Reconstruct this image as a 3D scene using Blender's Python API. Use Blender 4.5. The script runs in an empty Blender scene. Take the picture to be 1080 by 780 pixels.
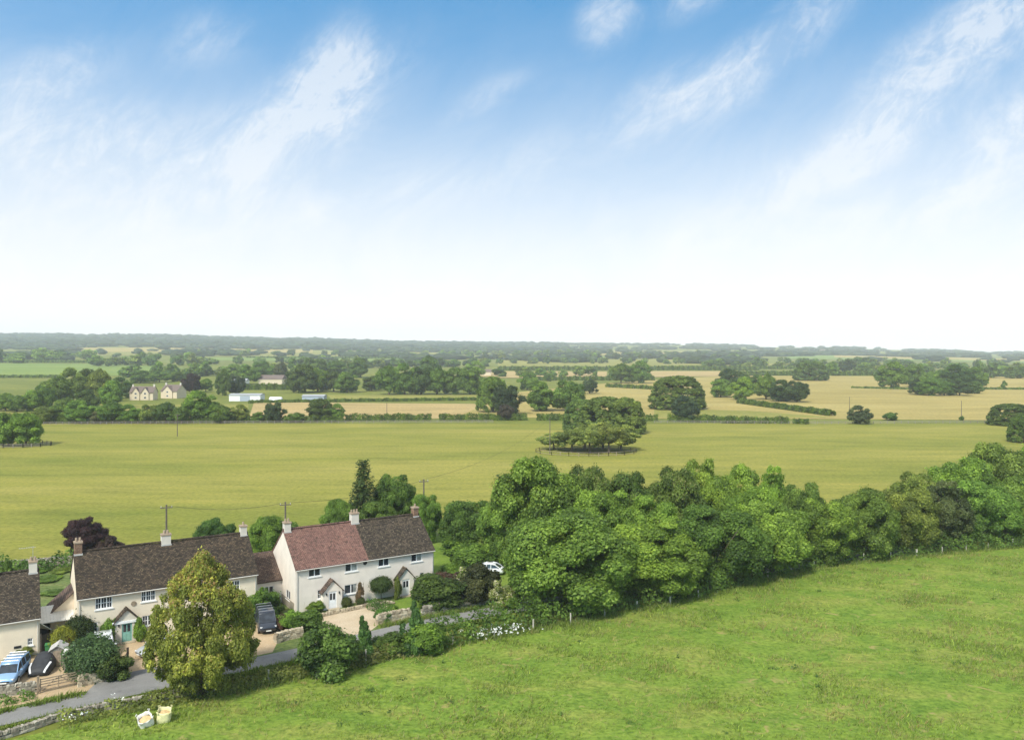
import bpy, bmesh, math, random
import numpy as np
from mathutils import Vector, Matrix

random.seed(7)
RNG = np.random.default_rng(11)
R = math.radians
scene = bpy.context.scene
COL = scene.collection

# ------------------------------------------------------------------ camera
F, HOR, CX, H = 870.0, 370.0, 540.0, 29.4      # focal length and horizon of the 1080 px wide photograph, height of the drone
cam_d = bpy.data.cameras.new('drone_camera')
cam = bpy.data.objects.new('drone_camera', cam_d)
COL.objects.link(cam)
cam.location = (0, 0, H)
cam.rotation_euler = (R(90), 0, 0)
cam_d.sensor_width = 36.0
cam_d.sensor_fit = 'HORIZONTAL'
cam_d.lens = 36.0 * F / 1080.0
cam_d.shift_y = (HOR - 390.0) / 1080.0
cam_d.clip_start = 0.5
cam_d.clip_end = 30000
scene.camera = cam

# ------------------------------------------------------------------ terrain shape
_AU = [(-1.5, 128), (-.62, 112), (-.45, 108), (-.276, 88), (-.1, 68), (0, 64), (.18, 62), (.38, 46), (.5, 32), (.62, 17), (1.5, 6)]

def smooth(t):
    t = min(1.0, max(0.0, t))
    return t * t * (3 - 2 * t)

def hill_top(u):
    for (a, za), (b, zb) in zip(_AU, _AU[1:]):
        if u <= b:
            return za + (zb - za) * smooth((u - a) / (b - a)) if u >= a else za
    return _AU[-1][1]

def terrain(x, y):
    if y < 450:
        return 0.0
    g = ((y - 450) / 4050.0)
    g = g ** 1.6 if g < 1 else 1 + (g - 1) * .25
    return hill_top(x / max(y, 1)) * g

def P(px, py):
    """point of the terrain that shows at this place of the photograph"""
    u = (px - CX) / F
    s = (HOR - py) / F
    y = 40.0
    if s < 0 and H / -s <= 450:
        y = H / -s
        return Vector((u * y, y, 0))
    y = 440.0
    while y < 6000:
        if terrain(u * y, y) >= H + s * y:
            break
        y *= 1.004
    return Vector((u * y, y, terrain(u * y, y)))

def Q(px, Y):
    """point of the terrain Y metres ahead, under this column of the photograph"""
    x = (px - CX) / F * Y
    return Vector((x, Y, terrain(x, Y)))

def hgt(py, Y):
    """height above sea level of what shows at py when Y metres ahead"""
    return H + (HOR - py) * Y / F

# ------------------------------------------------------------------ materials
def new_mat(name):
    m = bpy.data.materials.new(name)
    m.use_nodes = True
    nt = m.node_tree
    for n in list(nt.nodes):
        nt.nodes.remove(n)
    out = nt.nodes.new('ShaderNodeOutputMaterial')
    b = nt.nodes.new('ShaderNodeBsdfPrincipled')
    nt.links.new(b.outputs[0], out.inputs[0])
    return m, nt, b, out

def N(nt, typ, **kw):
    n = nt.nodes.new(typ)
    for k, v in kw.items():
        if k.startswith('i_'):
            key = k[2:]
            key = int(key) if key.isdigit() else key.replace('_', ' ')
            n.inputs[key].default_value = v
        else:
            setattr(n, k, v)
    return n

def ramp(nt, fac, stops, interp='LINEAR'):
    r = nt.nodes.new('ShaderNodeValToRGB')
    r.color_ramp.interpolation = interp
    els = r.color_ramp.elements
    while len(els) > 1:
        els.remove(els[-1])
    els[0].position = stops[0][0]
    c = stops[0][1]
    els[0].color = (*c, 1) if len(c) == 3 else c
    for p, c in stops[1:]:
        e = els.new(p)
        e.color = (*c, 1) if len(c) == 3 else c
    nt.links.new(fac, r.inputs[0])
    return r

def mixc(nt, a, b, fac, mode='MIX'):
    m = nt.nodes.new('ShaderNodeMix')
    m.data_type = 'RGBA'
    m.blend_type = mode
    m.clamp_factor = True
    for sock, v in ((m.inputs[6], a), (m.inputs[7], b)):
        if hasattr(v, 'links') or hasattr(v, 'is_linked'):
            nt.links.new(v, sock)
        else:
            sock.default_value = (*v, 1) if len(v) == 3 else v
    if hasattr(fac, 'is_linked'):
        nt.links.new(fac, m.inputs[0])
    else:
        m.inputs[0].default_value = fac
    return m.outputs[2]

def coords(nt, scale=(1, 1, 1), rot=(0, 0, 0), kind='Object'):
    tc = nt.nodes.new('ShaderNodeTexCoord')
    mp = nt.nodes.new('ShaderNodeMapping')
    mp.inputs['Scale'].default_value = scale
    mp.inputs['Rotation'].default_value = rot
    nt.links.new(tc.outputs[kind], mp.inputs[0])
    return mp.outputs[0]

def noise(nt, vec, scale, detail=4, rough=.55, dist=0.0):
    n = N(nt, 'ShaderNodeTexNoise', i_Scale=scale, i_Detail=detail, i_Roughness=rough, i_Distortion=dist)
    nt.links.new(vec, n.inputs['Vector'])
    return n.outputs['Fac']

def bump(nt, b, height, strength=.4, dist=.05):
    bp = N(nt, 'ShaderNodeBump', i_Strength=strength, i_Distance=dist)
    nt.links.new(height, bp.inputs['Height'])
    nt.links.new(bp.outputs[0], b.inputs['Normal'])

def plain(name, col, rough=.6, metal=0.0, spec=.3, var=.12, scale=3.0, coat=0.0):
    m, nt, b, _ = new_mat(name)
    v = coords(nt)
    f = noise(nt, v, scale, 5)
    d = tuple(c * (1 - var) for c in col)
    l = tuple(min(1, c * (1 + var)) for c in col)
    r = ramp(nt, f, [(.3, d), (.7, l)])
    nt.links.new(r.outputs[0], b.inputs['Base Color'])
    b.inputs['Roughness'].default_value = rough
    b.inputs['Metallic'].default_value = metal
    b.inputs['Specular IOR Level'].default_value = spec
    b.inputs['Coat Weight'].default_value = coat
    return m

def field_mat(name, lo, mid, hi, scale=.05, stretch=(1, 1), rot=0.0, fine=2.0, bumpy=.3, patch=None, amp=.6):
    m, nt, b, _ = new_mat(name)
    v = coords(nt, (stretch[0], stretch[1], 1), (0, 0, rot))
    v0 = coords(nt)
    f1 = noise(nt, v, scale, 6, .6, .6)
    f2 = noise(nt, v0, fine, 5, .65)
    f3 = noise(nt, v, scale * 5, 5, .6)
    base = ramp(nt, f1, [(.28, lo), (.5, mid), (.72, hi)])
    s = ramp(nt, f3, [(.3, (.70, .74, .70)), (.5, (1, 1, 1)), (.72, (1.22, 1.16, 1.12))])
    c = mixc(nt, base.outputs[0], s.outputs[0], .7, 'MULTIPLY')
    t = ramp(nt, f2, [(.34, (.55, .63, .50)), (.5, (1, 1, 1)), (.66, (1.36, 1.28, 1.25))])
    c = mixc(nt, c, t.outputs[0], amp, 'MULTIPLY')
    if patch:
        f4 = noise(nt, v0, patch[1], 4, .6, 1.0)
        mk = ramp(nt, f4, [(patch[2], (0, 0, 0)), (patch[2] + .1, (1, 1, 1))])
        c = mixc(nt, c, patch[0], mk.outputs[0])
    nt.links.new(c, b.inputs['Base Color'])
    b.inputs['Roughness'].default_value = .95
    b.inputs['Specular IOR Level'].default_value = .1
    if bumpy:
        bump(nt, b, f2, bumpy, .25)
    return m

def foliage_mat(name, tint=(1, 1, 1), alt=None, altpos=.8, transl=.42):
    """leaves: the crown's own colour (object colour) varied by clump and by leaf"""
    m, nt, b, out = new_mat(name)
    oi = nt.nodes.new('ShaderNodeObjectInfo')
    at = nt.nodes.new('ShaderNodeAttribute')
    at.attribute_name = 'tone'
    r = ramp(nt, at.outputs['Fac'], [(0, (.40, .44, .42)), (.42, (.86, .88, .84)), (.75, (1.35, 1.28, 1.12)), (1, (2.1, 1.9, 1.7))])
    c = mixc(nt, oi.outputs['Color'], r.outputs[0], 1.0, 'MULTIPLY')
    if alt:
        a2 = nt.nodes.new('ShaderNodeAttribute')
        a2.attribute_name = 'tint'
        mk = ramp(nt, a2.outputs['Fac'], [(altpos - .06, (0, 0, 0)), (altpos + .06, (1, 1, 1))])
        c = mixc(nt, c, alt, mk.outputs[0])
    nt.links.new(c, b.inputs['Base Color'])
    b.inputs['Roughness'].default_value = .48
    b.inputs['Specular IOR Level'].default_value = .2
    tr = nt.nodes.new('ShaderNodeBsdfTranslucent')
    tc = mixc(nt, c, (1.15, 1.25, .6), 1.0, 'MULTIPLY')
    nt.links.new(tc, tr.inputs[0])
    ms = nt.nodes.new('ShaderNodeMixShader')
    ms.inputs[0].default_value = transl
    nt.links.new(b.outputs[0], ms.inputs[1])
    nt.links.new(tr.outputs[0], ms.inputs[2])
    nt.links.new(ms.outputs[0], out.inputs[0])
    return m

def render_mat(name, col, stain):
    """painted rough-cast wall with faint weathering"""
    m, nt, b, _ = new_mat(name)
    v = coords(nt)
    vs = coords(nt, (1, 1, .22))
    f1 = noise(nt, v, .9, 5)
    f2 = noise(nt, vs, 1.6, 6, .7)
    f3 = noise(nt, v, 14, 3)
    c = mixc(nt, col, tuple(x * .88 for x in col), ramp(nt, f1, [(.35, (0, 0, 0)), (.7, (1, 1, 1))]).outputs[0])
    c = mixc(nt, c, stain, ramp(nt, f2, [(.60, (0, 0, 0)), (.82, (.55, .55, .55))]).outputs[0])
    nt.links.new(c, b.inputs['Base Color'])
    b.inputs['Roughness'].default_value = .9
    b.inputs['Specular IOR Level'].default_value = .15
    bump(nt, b, f3, .35, .02)
    return m

def tile_mat(name, cols, spot, spot_amt, bw=.28, bh=.20, zk=1.6, gap=.02, moss=None):
    """roof tiles laid in courses; cols = dark, mid, light tile colours"""
    m, nt, b, _ = new_mat(name)
    tc = nt.nodes.new('ShaderNodeTexCoord')
    sp = nt.nodes.new('ShaderNodeSeparateXYZ')
    nt.links.new(tc.outputs['Object'], sp.inputs[0])
    mu = N(nt, 'ShaderNodeMath', operation='MULTIPLY')
    mu.inputs[1].default_value = zk
    nt.links.new(sp.outputs[2], mu.inputs[0])
    cb = nt.nodes.new('ShaderNodeCombineXYZ')
    nt.links.new(sp.outputs[0], cb.inputs[0])
    nt.links.new(mu.outputs[0], cb.inputs[1])
    br = N(nt, 'ShaderNodeTexBrick', offset=.5)
    br.inputs['Color1'].default_value = (0, 0, 0, 1)
    br.inputs['Color2'].default_value = (1, 1, 1, 1)
    br.inputs['Mortar'].default_value = (.1, .1, .1, 1)
    br.inputs['Scale'].default_value = 1.0
    br.inputs['Mortar Size'].default_value = gap
    br.inputs['Mortar Smooth'].default_value = .3
    br.inputs['Brick Width'].default_value = bw
    br.inputs['Row Height'].default_value = bh
    nt.links.new(cb.outputs[0], br.inputs['Vector'])
    v = coords(nt)
    f1 = noise(nt, v, .55, 5, .6)
    f2 = noise(nt, v, 3.2, 6, .7)
    f3 = noise(nt, v, 4.2, 6, .75, .5)
    base = ramp(nt, br.outputs['Color'], [(0, cols[0]), (.5, cols[1]), (1, cols[2])])
    big = ramp(nt, f1, [(.3, (.72, .72, .74)), (.7, (1.25, 1.2, 1.15))])
    c = mixc(nt, base.outputs[0], big.outputs[0], .8, 'MULTIPLY')
    c = mixc(nt, c, (.028, .024, .02), ramp(nt, f2, [(.52, (0, 0, 0)), (.64, (.75, .75, .75))]).outputs[0] if spot_amt else 0.0)
    sm = ramp(nt, f3, [(.585, (0, 0, 0)), (.65, (spot_amt,) * 3)])
    c = mixc(nt, c, spot, sm.outputs[0])
    if moss:
        f5 = noise(nt, v, 1.4, 6, .7)
        c = mixc(nt, c, moss, ramp(nt, f5, [(.58, (0, 0, 0)), (.68, (.6, .6, .6))]).outputs[0])
    c = mixc(nt, c, (.02, .018, .016), br.outputs['Fac'])
    nt.links.new(c, b.inputs['Base Color'])
    b.inputs['Roughness'].default_value = .85
    b.inputs['Specular IOR Level'].default_value = .2
    bump(nt, b, br.outputs['Color'], .55, .05)
    return m

def stone_mat(name, a, c_, d):
    m, nt, b, _ = new_mat(name)
    oi = nt.nodes.new('ShaderNodeAttribute')
    oi.attribute_name = 'tone'
    v = coords(nt)
    f = noise(nt, v, 6, 5, .7)
    base = ramp(nt, oi.outputs['Fac'], [(0, a), (.5, c_), (1, d)])
    sh = ramp(nt, f, [(.3, (.65, .66, .64)), (.7, (1.2, 1.18, 1.12))])
    c = mixc(nt, base.outputs[0], sh.outputs[0], .9, 'MULTIPLY')
    nt.links.new(c, b.inputs['Base Color'])
    b.inputs['Roughness'].default_value = .92
    bump(nt, b, f, .5, .03)
    return m

def gravel_mat(name, a, c_, scale=5):
    m, nt, b, _ = new_mat(name)
    v = coords(nt)
    f1 = noise(nt, v, .35, 5, .6, .5)
    f2 = noise(nt, v, scale, 5, .7)
    c = mixc(nt, a, c_, ramp(nt, f1, [(.32, (0, 0, 0)), (.68, (1, 1, 1))]).outputs[0])
    t = ramp(nt, f2, [(.3, (.74, .74, .74)), (.7, (1.2, 1.2, 1.2))])
    c = mixc(nt, c, t.outputs[0], .75, 'MULTIPLY')
    nt.links.new(c, b.inputs['Base Color'])
    b.inputs['Roughness'].default_value = .95
    bump(nt, b, f2, .4, .04)
    return m

def road_mat():
    m, nt, b, _ = new_mat('tarmac')
    v = coords(nt)
    f1 = noise(nt, v, .28, 6, .65, .8)
    f2 = noise(nt, v, 9, 4, .7)
    f3 = noise(nt, v, 1.1, 6, .7, .6)
    c = ramp(nt, f1, [(.3, (.15, .145, .138)), (.5, (.195, .188, .178)), (.7, (.24, .232, .218))]).outputs[0]
    c = mixc(nt, c, (.11, .11, .112), ramp(nt, f3, [(.58, (0, 0, 0)), (.64, (.7, .7, .7))]).outputs[0])
    c = mixc(nt, c, ramp(nt, f2, [(.3, (.8, .8, .8)), (.7, (1.15, 1.15, 1.15))]).outputs[0], .7, 'MULTIPLY')
    nt.links.new(c, b.inputs['Base Color'])
    b.inputs['Roughness'].default_value = .9
    return m

def glass_mat(name='window_glass', tint=(.018, .022, .028)):
    m, nt, b, _ = new_mat(name)
    v = coords(nt)
    f = noise(nt, v, 1.7, 3)
    r = ramp(nt, f, [(.35, tint), (.7, tuple(t * 2.4 for t in tint))])
    nt.links.new(r.outputs[0], b.inputs['Base Color'])
    b.inputs['Roughness'].default_value = .08
    b.inputs['Specular IOR Level'].default_value = .6
    return m

M = {}
M['leaf'] = foliage_mat('leaves')
M['leaf_autumn'] = foliage_mat('turning_leaves', alt=(.36, .23, .09), altpos=.80)
M['leaf_candle'] = foliage_mat('leaves_with_pale_seed_heads', alt=(.34, .31, .13), altpos=.90)
M['leaf_bloom'] = foliage_mat('leaves_with_cream_blossom', alt=(.62, .56, .38), altpos=.55)
M['bark'] = plain('bark', (.11, .085, .06), .95, var=.35, scale=5)
M['bark_pale'] = plain('pale_bark', (.24, .21, .16), .95, var=.3, scale=5)
M['wall_white'] = render_mat('white_painted_render', (.765, .69, .605), (.48, .42, .34))
M['wall_cream'] = render_mat('cream_painted_render', (.765, .66, .515), (.48, .39, .27))
M['wall_porch'] = render_mat('cream_porch_paint', (.66, .60, .50), (.44, .38, .29))
M['stone_tile'] = tile_mat('stone_roof_tiles', ((0.025, 0.020, 0.013), (0.056, 0.040, 0.028), (0.108, 0.077, 0.050)), (0.295, 0.225, 0.141), .75, .26, .19, moss=(0.065, 0.054, 0.022))
M['stone_tile_grey'] = tile_mat('weathered_roof_tiles', ((0.031, 0.025, 0.018), (0.065, 0.049, 0.035), (0.117, 0.090, 0.062)), (0.360, 0.296, 0.207), .8, .26, .19, moss=(0.072, 0.062, 0.030))
M['red_tile'] = tile_mat('red_clay_roof_tiles', ((0.180, 0.094, 0.076), (0.226, 0.121, 0.098), (0.273, 0.152, 0.121)), (0.325, 0.212, 0.168), .25, .25, .17, gap=.018)
M['red_tile'].node_tree.nodes  # plain clay, few stains
M['brown_tile'] = tile_mat('brown_roof_tiles', ((.09, .06, .048), (.13, .088, .068), (.17, .118, .09)), (.3, .24, .19), .3)
M['brick'] = tile_mat('chimney_brick', ((.30, .17, .11), (.38, .23, .15), (.44, .29, .20)), (.5, .44, .36), .4, .22, .075, 1.0, .012)
M['chimney_render'] = render_mat('chimney_render', (.62, .57, .50), (.30, .26, .21))
M['lead'] = plain('lead_flashing', (.45, .44, .42), .6)
M['clay_pot'] = plain('clay_pot', (.33, .25, .18), .8)
M['pvc'] = plain('white_window_frame', (.80, .80, .79), .4, var=.04)
M['glass'] = glass_mat()
M['curtain_glass'] = glass_mat('window_glass_with_blind', (.20, .21, .20))
M['sage_door'] = plain('sage_green_door_paint', (.22, .44, .38), .45, var=.06)
M['white_door'] = plain('white_door', (.80, .80, .80), .4, var=.04)
M['gutter'] = plain('gutter', (.55, .52, .47), .5, var=.1)
M['stone'] = stone_mat('dry_stone', (.17, .15, .12), (.30, .265, .215), (.47, .43, .36))
M['stone_pale'] = stone_mat('pale_dry_stone', (.26, .21, .15), (.42, .35, .25), (.58, .50, .38))
M['gravel'] = gravel_mat('honey_gravel', (0.374, 0.264, 0.145), (0.476, 0.357, 0.221))
M['gravel_pale'] = gravel_mat('pale_gravel', (0.425, 0.332, 0.217), (0.510, 0.416, 0.293))
M['earth'] = gravel_mat('bare_earth', (.36, .27, .17), (.46, .36, .24), 3)
M['tarmac'] = road_mat()
M['pasture'] = field_mat('pasture', (0.117, 0.140, 0.027), (0.152, 0.170, 0.033), (0.196, 0.200, 0.045), .01, fine=.3, bumpy=0)
M['meadow'] = field_mat('foreground_meadow', (0.110, 0.192, 0.026), (0.158, 0.229, 0.034), (0.236, 0.254, 0.058), .14, (1, 1.8), .3, 2.6, .8, amp=.85, patch=((0.284, 0.254, 0.085), .55, .60))
M['hayfield'] = field_mat('mown_hayfield', (0.152, 0.173, 0.029), (0.225, 0.219, 0.044), (0.289, 0.259, 0.064), .026, (.35, 1.5), R(-4), 1.2, .3)
M['straw'] = field_mat('straw_field', (0.265, 0.213, 0.066), (0.331, 0.265, 0.090), (0.383, 0.310, 0.119), .02, (.3, 1.3), 0, .7, 0)
M['straw_pink'] = field_mat('bleached_field', (0.319, 0.236, 0.098), (0.380, 0.282, 0.127), (0.418, 0.324, 0.156), .02, (.4, 1.3), 0, .7, 0)
M['olive_field'] = field_mat('olive_field', (0.182, 0.184, 0.042), (0.228, 0.221, 0.055), (0.289, 0.265, 0.073), .02, (.3, 1.3), 0, .7, 0)
M['green_field'] = field_mat('fresh_green_field', (0.138, 0.195, 0.041), (0.163, 0.226, 0.050), (0.201, 0.250, 0.061), .01, (.3, 1.3), 0, .4, 0)
M['lawn'] = field_mat('lawn', (0.100, 0.167, 0.022), (0.135, 0.207, 0.032), (0.180, 0.238, 0.045), .3, (1, 1), 0, 4, .3)
M['garden_soil'] = field_mat('garden_ground', (.09, .12, .04), (.12, .16, .05), (.17, .17, .07), .4, (1, 1), 0, 2, .4)
M['wood'] = plain('weathered_timber', (.27, .21, .15), .9, var=.3, scale=6)
M['wood_grey'] = plain('grey_timber', (.24, .21, .175), .9, var=.25, scale=6)
M['wood_dark'] = plain('dark_timber', (.07, .055, .045), .85, var=.3, scale=6)
M['post'] = plain('pale_fence_post', (.48, .44, .38), .9, var=.25, scale=6)
M['felt'] = plain('roofing_felt', (.42, .40, .37), .9, var=.15)
M['sheet'] = plain('pale_corrugated_sheet', (.60, .60, .58), .5, var=.1)
M['poly'] = plain('pale_polycarbonate', (.66, .65, .60), .4, var=.08)
M['bin_green'] = plain('green_plastic', (.05, .20, .07), .5)
M['black'] = plain('black_rubber', (.02, .02, .021), .7)
M['rim'] = plain('alloy', (.45, .45, .46), .35, metal=.7)
M['navy'] = plain('navy_car_paint', (.020, .026, .040), .3, spec=.5, coat=.5, var=.05)
M['silver'] = plain('silver_car_paint', (.50, .52, .54), .3, metal=.35, spec=.5, coat=.5, var=.04)
M['pale_blue'] = plain('pale_blue_car_paint', (.25, .40, .60), .3, metal=.2, spec=.5, coat=.5, var=.04)
M['white_car'] = plain('white_car_paint', (.76, .78, .80), .3, spec=.5, coat=.4, var=.03)
M['cover'] = plain('black_car_cover', (.035, .036, .040), .6, var=.25, scale=2)
M['cover_stripe'] = plain('white_cover_stripe', (.70, .70, .70), .6, var=.05)
M['lamp'] = plain('headlamp_lens', (.62, .64, .66), .15, spec=.6, var=.05)
M['plate'] = plain('blank_plate', (.75, .75, .70), .5, var=.03)
M['bag'] = plain('white_woven_bag', (.72, .70, .64), .8, var=.12, scale=4)
M['bag_yellow'] = plain('yellowed_woven_bag', (.70, .66, .36), .8, var=.15, scale=4)
M['sand'] = plain('building_sand', (.52, .37, .19), .95, var=.25, scale=5)
M['far_wall'] = render_mat('pale_cottage_stone', (.62, .52, .38), (.45, .37, .27))
M['far_white'] = plain('white_cladding', (.72, .72, .70), .6, var=.05)
M['far_roof'] = plain('far_brown_roof', (.15, .115, .10), .9, var=.2)
M['far_grey_roof'] = plain('far_grey_roof', (.34, .35, .36), .8, var=.1)
M['blue_door'] = plain('grey_blue_door', (.34, .38, .44), .6, var=.06)
M['pole'] = plain('creosoted_pole', (.12, .10, .08), .9, var=.25)
M['ceramic'] = plain('insulator', (.55, .52, .48), .3)
M['wire'] = plain('cable', (.03, .03, .03), .7)
M['metal'] = plain('aerial_metal', (.5, .5, .5), .4, metal=.6)
M['terracotta'] = plain('terracotta', (.36, .17, .09), .85)
M['petal'] = plain('white_petals', (.82, .82, .78), .7, var=.05)

# ------------------------------------------------------------------ object helpers
def tag(o, label=None, cat=None, group=None, kind=None):
    if label: o['label'] = label
    if cat: o['category'] = cat
    if group: o['group'] = group
    if kind: o['kind'] = kind
    return o

def empty(name, loc, rz=0.0):
    o = bpy.data.objects.new(name, None)
    o.empty_display_size = .3
    o.location = loc
    o.rotation_euler = (0, 0, rz)
    COL.objects.link(o)
    return o

def thing(name, label, cat, loc, rz=0.0, group=None):
    return tag(empty(name, loc, rz), label, cat, group)

class MB:
    """collects plain shapes and links them as ONE mesh object"""
    def __init__(s):
        s.v, s.f, s.t = [], [], []
    def add(s, vs, fs, tone=None):
        k = len(s.v)
        s.v += [tuple(v) for v in vs]
        s.f += [tuple(i + k for i in f) for f in fs]
        s.t += [tone if tone is not None else .5] * len(fs)
        return s
    def box(s, x0, x1, y0, y1, z0, z1, tone=None):
        return s.add([(x0, y0, z0), (x1, y0, z0), (x1, y1, z0), (x0, y1, z0), (x0, y0, z1), (x1, y0, z1), (x1, y1, z1), (x0, y1, z1)],
                     [(3, 2, 1, 0), (4, 5, 6, 7), (0, 1, 5, 4), (1, 2, 6, 5), (2, 3, 7, 6), (3, 0, 4, 7)], tone)
    def obox(s, c, size, rz=0.0, jit=0.0, tone=None, taper=1.0):
        hx, hy, hz = size[0] / 2, size[1] / 2, size[2] / 2
        ca, sa = math.cos(rz), math.sin(rz)
        vs = []
        for z, t in ((-hz, 1.0), (hz, taper)):
            for x, y in ((-hx, -hy), (hx, -hy), (hx, hy), (-hx, hy)):
                x, y = x * t, y * t
                q = (c[0] + x * ca - y * sa + random.uniform(-jit, jit), c[1] + x * sa + y * ca + random.uniform(-jit, jit), c[2] + z + random.uniform(-jit, jit))
                vs.append(q)
        return s.add(vs, [(3, 2, 1, 0), (4, 5, 6, 7), (0, 1, 5, 4), (1, 2, 6, 5), (2, 3, 7, 6), (3, 0, 4, 7)], tone)
    def tube(s, pts, radii, n=8, caps=True):
        rings = []
        pts = [Vector(p) for p in pts]
        vs, fs = [], []
        for i, p in enumerate(pts):
            d = (pts[min(i + 1, len(pts) - 1)] - pts[max(i - 1, 0)])
            d = d.normalized() if d.length > 1e-9 else Vector((0, 0, 1))
            a = Vector((0, 0, 1)) if abs(d.z) < .9 else Vector((1, 0, 0))
            u = d.cross(a).normalized()
            w = d.cross(u)
            r = radii[i] if hasattr(radii, '__len__') else radii
            for k in range(n):
                t = 2 * math.pi * k / n
                vs.append(p + u * math.cos(t) * r + w * math.sin(t) * r)
        for i in range(len(pts) - 1):
            for k in range(n):
                a0, a1 = i * n + k, i * n + (k + 1) % n
                fs.append((a0, a1, a1 + n, a0 + n))
        if caps:
            fs.append(tuple(range(n - 1, -1, -1)))
            fs.append(tuple((len(pts) - 1) * n + k for k in range(n)))
        return s.add(vs, fs)
    def loft(s, rings, caps=True):
        n = len(rings[0])
        vs = [p for r in rings for p in r]
        fs = []
        for i in range(len(rings) - 1):
            for k in range(n):
                a0, a1 = i * n + k, i * n + (k + 1) % n
                fs.append((a0, a1, a1 + n, a0 + n))
        if caps:
            fs.append(tuple(range(n - 1, -1, -1)))
            fs.append(tuple((len(rings) - 1) * n + k for k in range(n)))
        return s.add(vs, fs)
    def build(s, name, mat, parent=None, smooth_=False, bevel=0.0, label=None, fix=True):
        me = bpy.data.meshes.new(name)
        me.from_pydata(s.v, [], s.f)
        if fix:
            bm = bmesh.new()
            bm.from_mesh(me)
            bmesh.ops.recalc_face_normals(bm, faces=bm.faces)
            bm.to_mesh(me)
            bm.free()
        a = me.attributes.new('tone', 'FLOAT', 'FACE')
        a.data.foreach_set('value', s.t)
        if smooth_:
            me.polygons.foreach_set('use_smooth', [True] * len(me.polygons))
        me.materials.append(mat)
        o = bpy.data.objects.new(name, me)
        COL.objects.link(o)
        if bevel:
            b = o.modifiers.new('soft_edges', 'BEVEL')
            b.width = bevel
            b.segments = 2
        if parent: o.parent = parent
        if label: o['label'] = label
        return o

def np_mesh(name, verts, quads, mat, attrs=None, smooth_=False):
    """mesh straight from arrays; quads is (n,4) or (n,3)"""
    me = bpy.data.meshes.new(name)
    n, k = quads.shape
    me.vertices.add(len(verts))
    me.vertices.foreach_set('co', verts.astype(np.float32).ravel())
    me.loops.add(n * k)
    me.loops.foreach_set('vertex_index', quads.astype(np.int32).ravel())
    me.polygons.add(n)
    me.polygons.foreach_set('loop_start', np.arange(0, n * k, k, dtype=np.int32))
    for key, val in (attrs or {}).items():
        a = me.attributes.new(key, 'FLOAT', 'FACE')
        a.data.foreach_set('value', val.astype(np.float32))
    if smooth_:
        me.polygons.foreach_set('use_smooth', np.ones(n, dtype=bool))
    me.update(calc_edges=True)
    me.materials.append(mat)
    return me

def unit(v):
    return v / (np.linalg.norm(v, axis=1, keepdims=True) + 1e-9)

def leaves(cent, norm, size, rng, aspect=.75):
    """one bent leaf-clump quad per centre"""
    n = len(cent)
    norm = unit(norm)
    a = unit(np.cross(norm, unit(rng.normal(size=(n, 3)))))
    b = np.cross(norm, a)
    s = (size * (.45 + 1.15 * rng.random(n) ** 1.6))[:, None]
    fold = norm * s * rng.uniform(.05, .35, n)[:, None]
    v = np.empty((n, 4, 3))
    v[:, 0] = cent - a * s
    v[:, 1] = cent - b * s * aspect - fold
    v[:, 2] = cent + a * s
    v[:, 3] = cent + b * s * aspect - fold
    q = np.arange(n * 4).reshape(n, 4)
    return v.reshape(-1, 3), q

def crown_points(blobs, n, rng, centre, up=.5, jitter=.42, inner=.12, sparse=0.0):
    """leaf positions over the outside of overlapping clumps"""
    C_ = np.array([b[0] for b in blobs], float)
    r_ = np.array([b[1] for b in blobs], float)
    sq = np.array([b[2] if len(b) > 2 else .85 for b in blobs], float)
    area = r_ ** 2
    idx = rng.choice(len(blobs), size=int(n * 1.8), p=area / area.sum())
    d = unit(rng.normal(size=(len(idx), 3)))
    out = unit(C_[idx] - np.array(centre) + 1e-3)
    keep = (d * out).sum(1) + .35 * d[:, 2] > -.35 + rng.normal(size=len(idx)) * .18
    idx, d = idx[keep][:n], d[keep][:n]
    rad = r_[idx] * np.where(rng.random(len(idx)) < inner, rng.uniform(.2, .8, len(idx)), np.where(rng.random(len(idx)) < .07, rng.uniform(1.05, 1.38, len(idx)), rng.uniform(.78, 1.10, len(idx))))
    # lumps on each clump
    ph = np.sin(d * 5.1 + idx[:, None] * 1.7).sum(1) * .07
    p = C_[idx] + d * (rad * (1 + ph))[:, None] * np.stack([np.ones(len(idx)), np.ones(len(idx)), sq[idx]], 1)
    nn = d * .9 + np.array([0, 0, up]) + rng.normal(size=d.shape) * jitter
    bt = rng.uniform(.15, .75, len(blobs))
    tone = np.clip(bt[idx] + rng.normal(size=len(idx)) * .19, 0, 1)
    return p, nn, tone, bt[idx]

def ellipsoid_blobs(rng, n, rx, rz, zc, br, low=-.55, flat=1.0, bias=.0):
    """clump centres spread over an ellipsoid"""
    bl = []
    k = 0
    while len(bl) < n:
        k += 1
        d = rng.normal(size=3)
        d /= np.linalg.norm(d)
        if d[2] < low: continue
        s = rng.uniform(.55, .92) if rng.random() > .25 else rng.uniform(.1, .6)
        r = rng.uniform(*br)
        c = np.array([d[0] * (rx - r * .6) * s / .85, d[1] * (rx - r * .6) * s / .85, zc + d[2] * (rz - r * .5) * s / .85])
        bl.append((c, r, rng.uniform(.7, .95)))
    return bl

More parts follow.
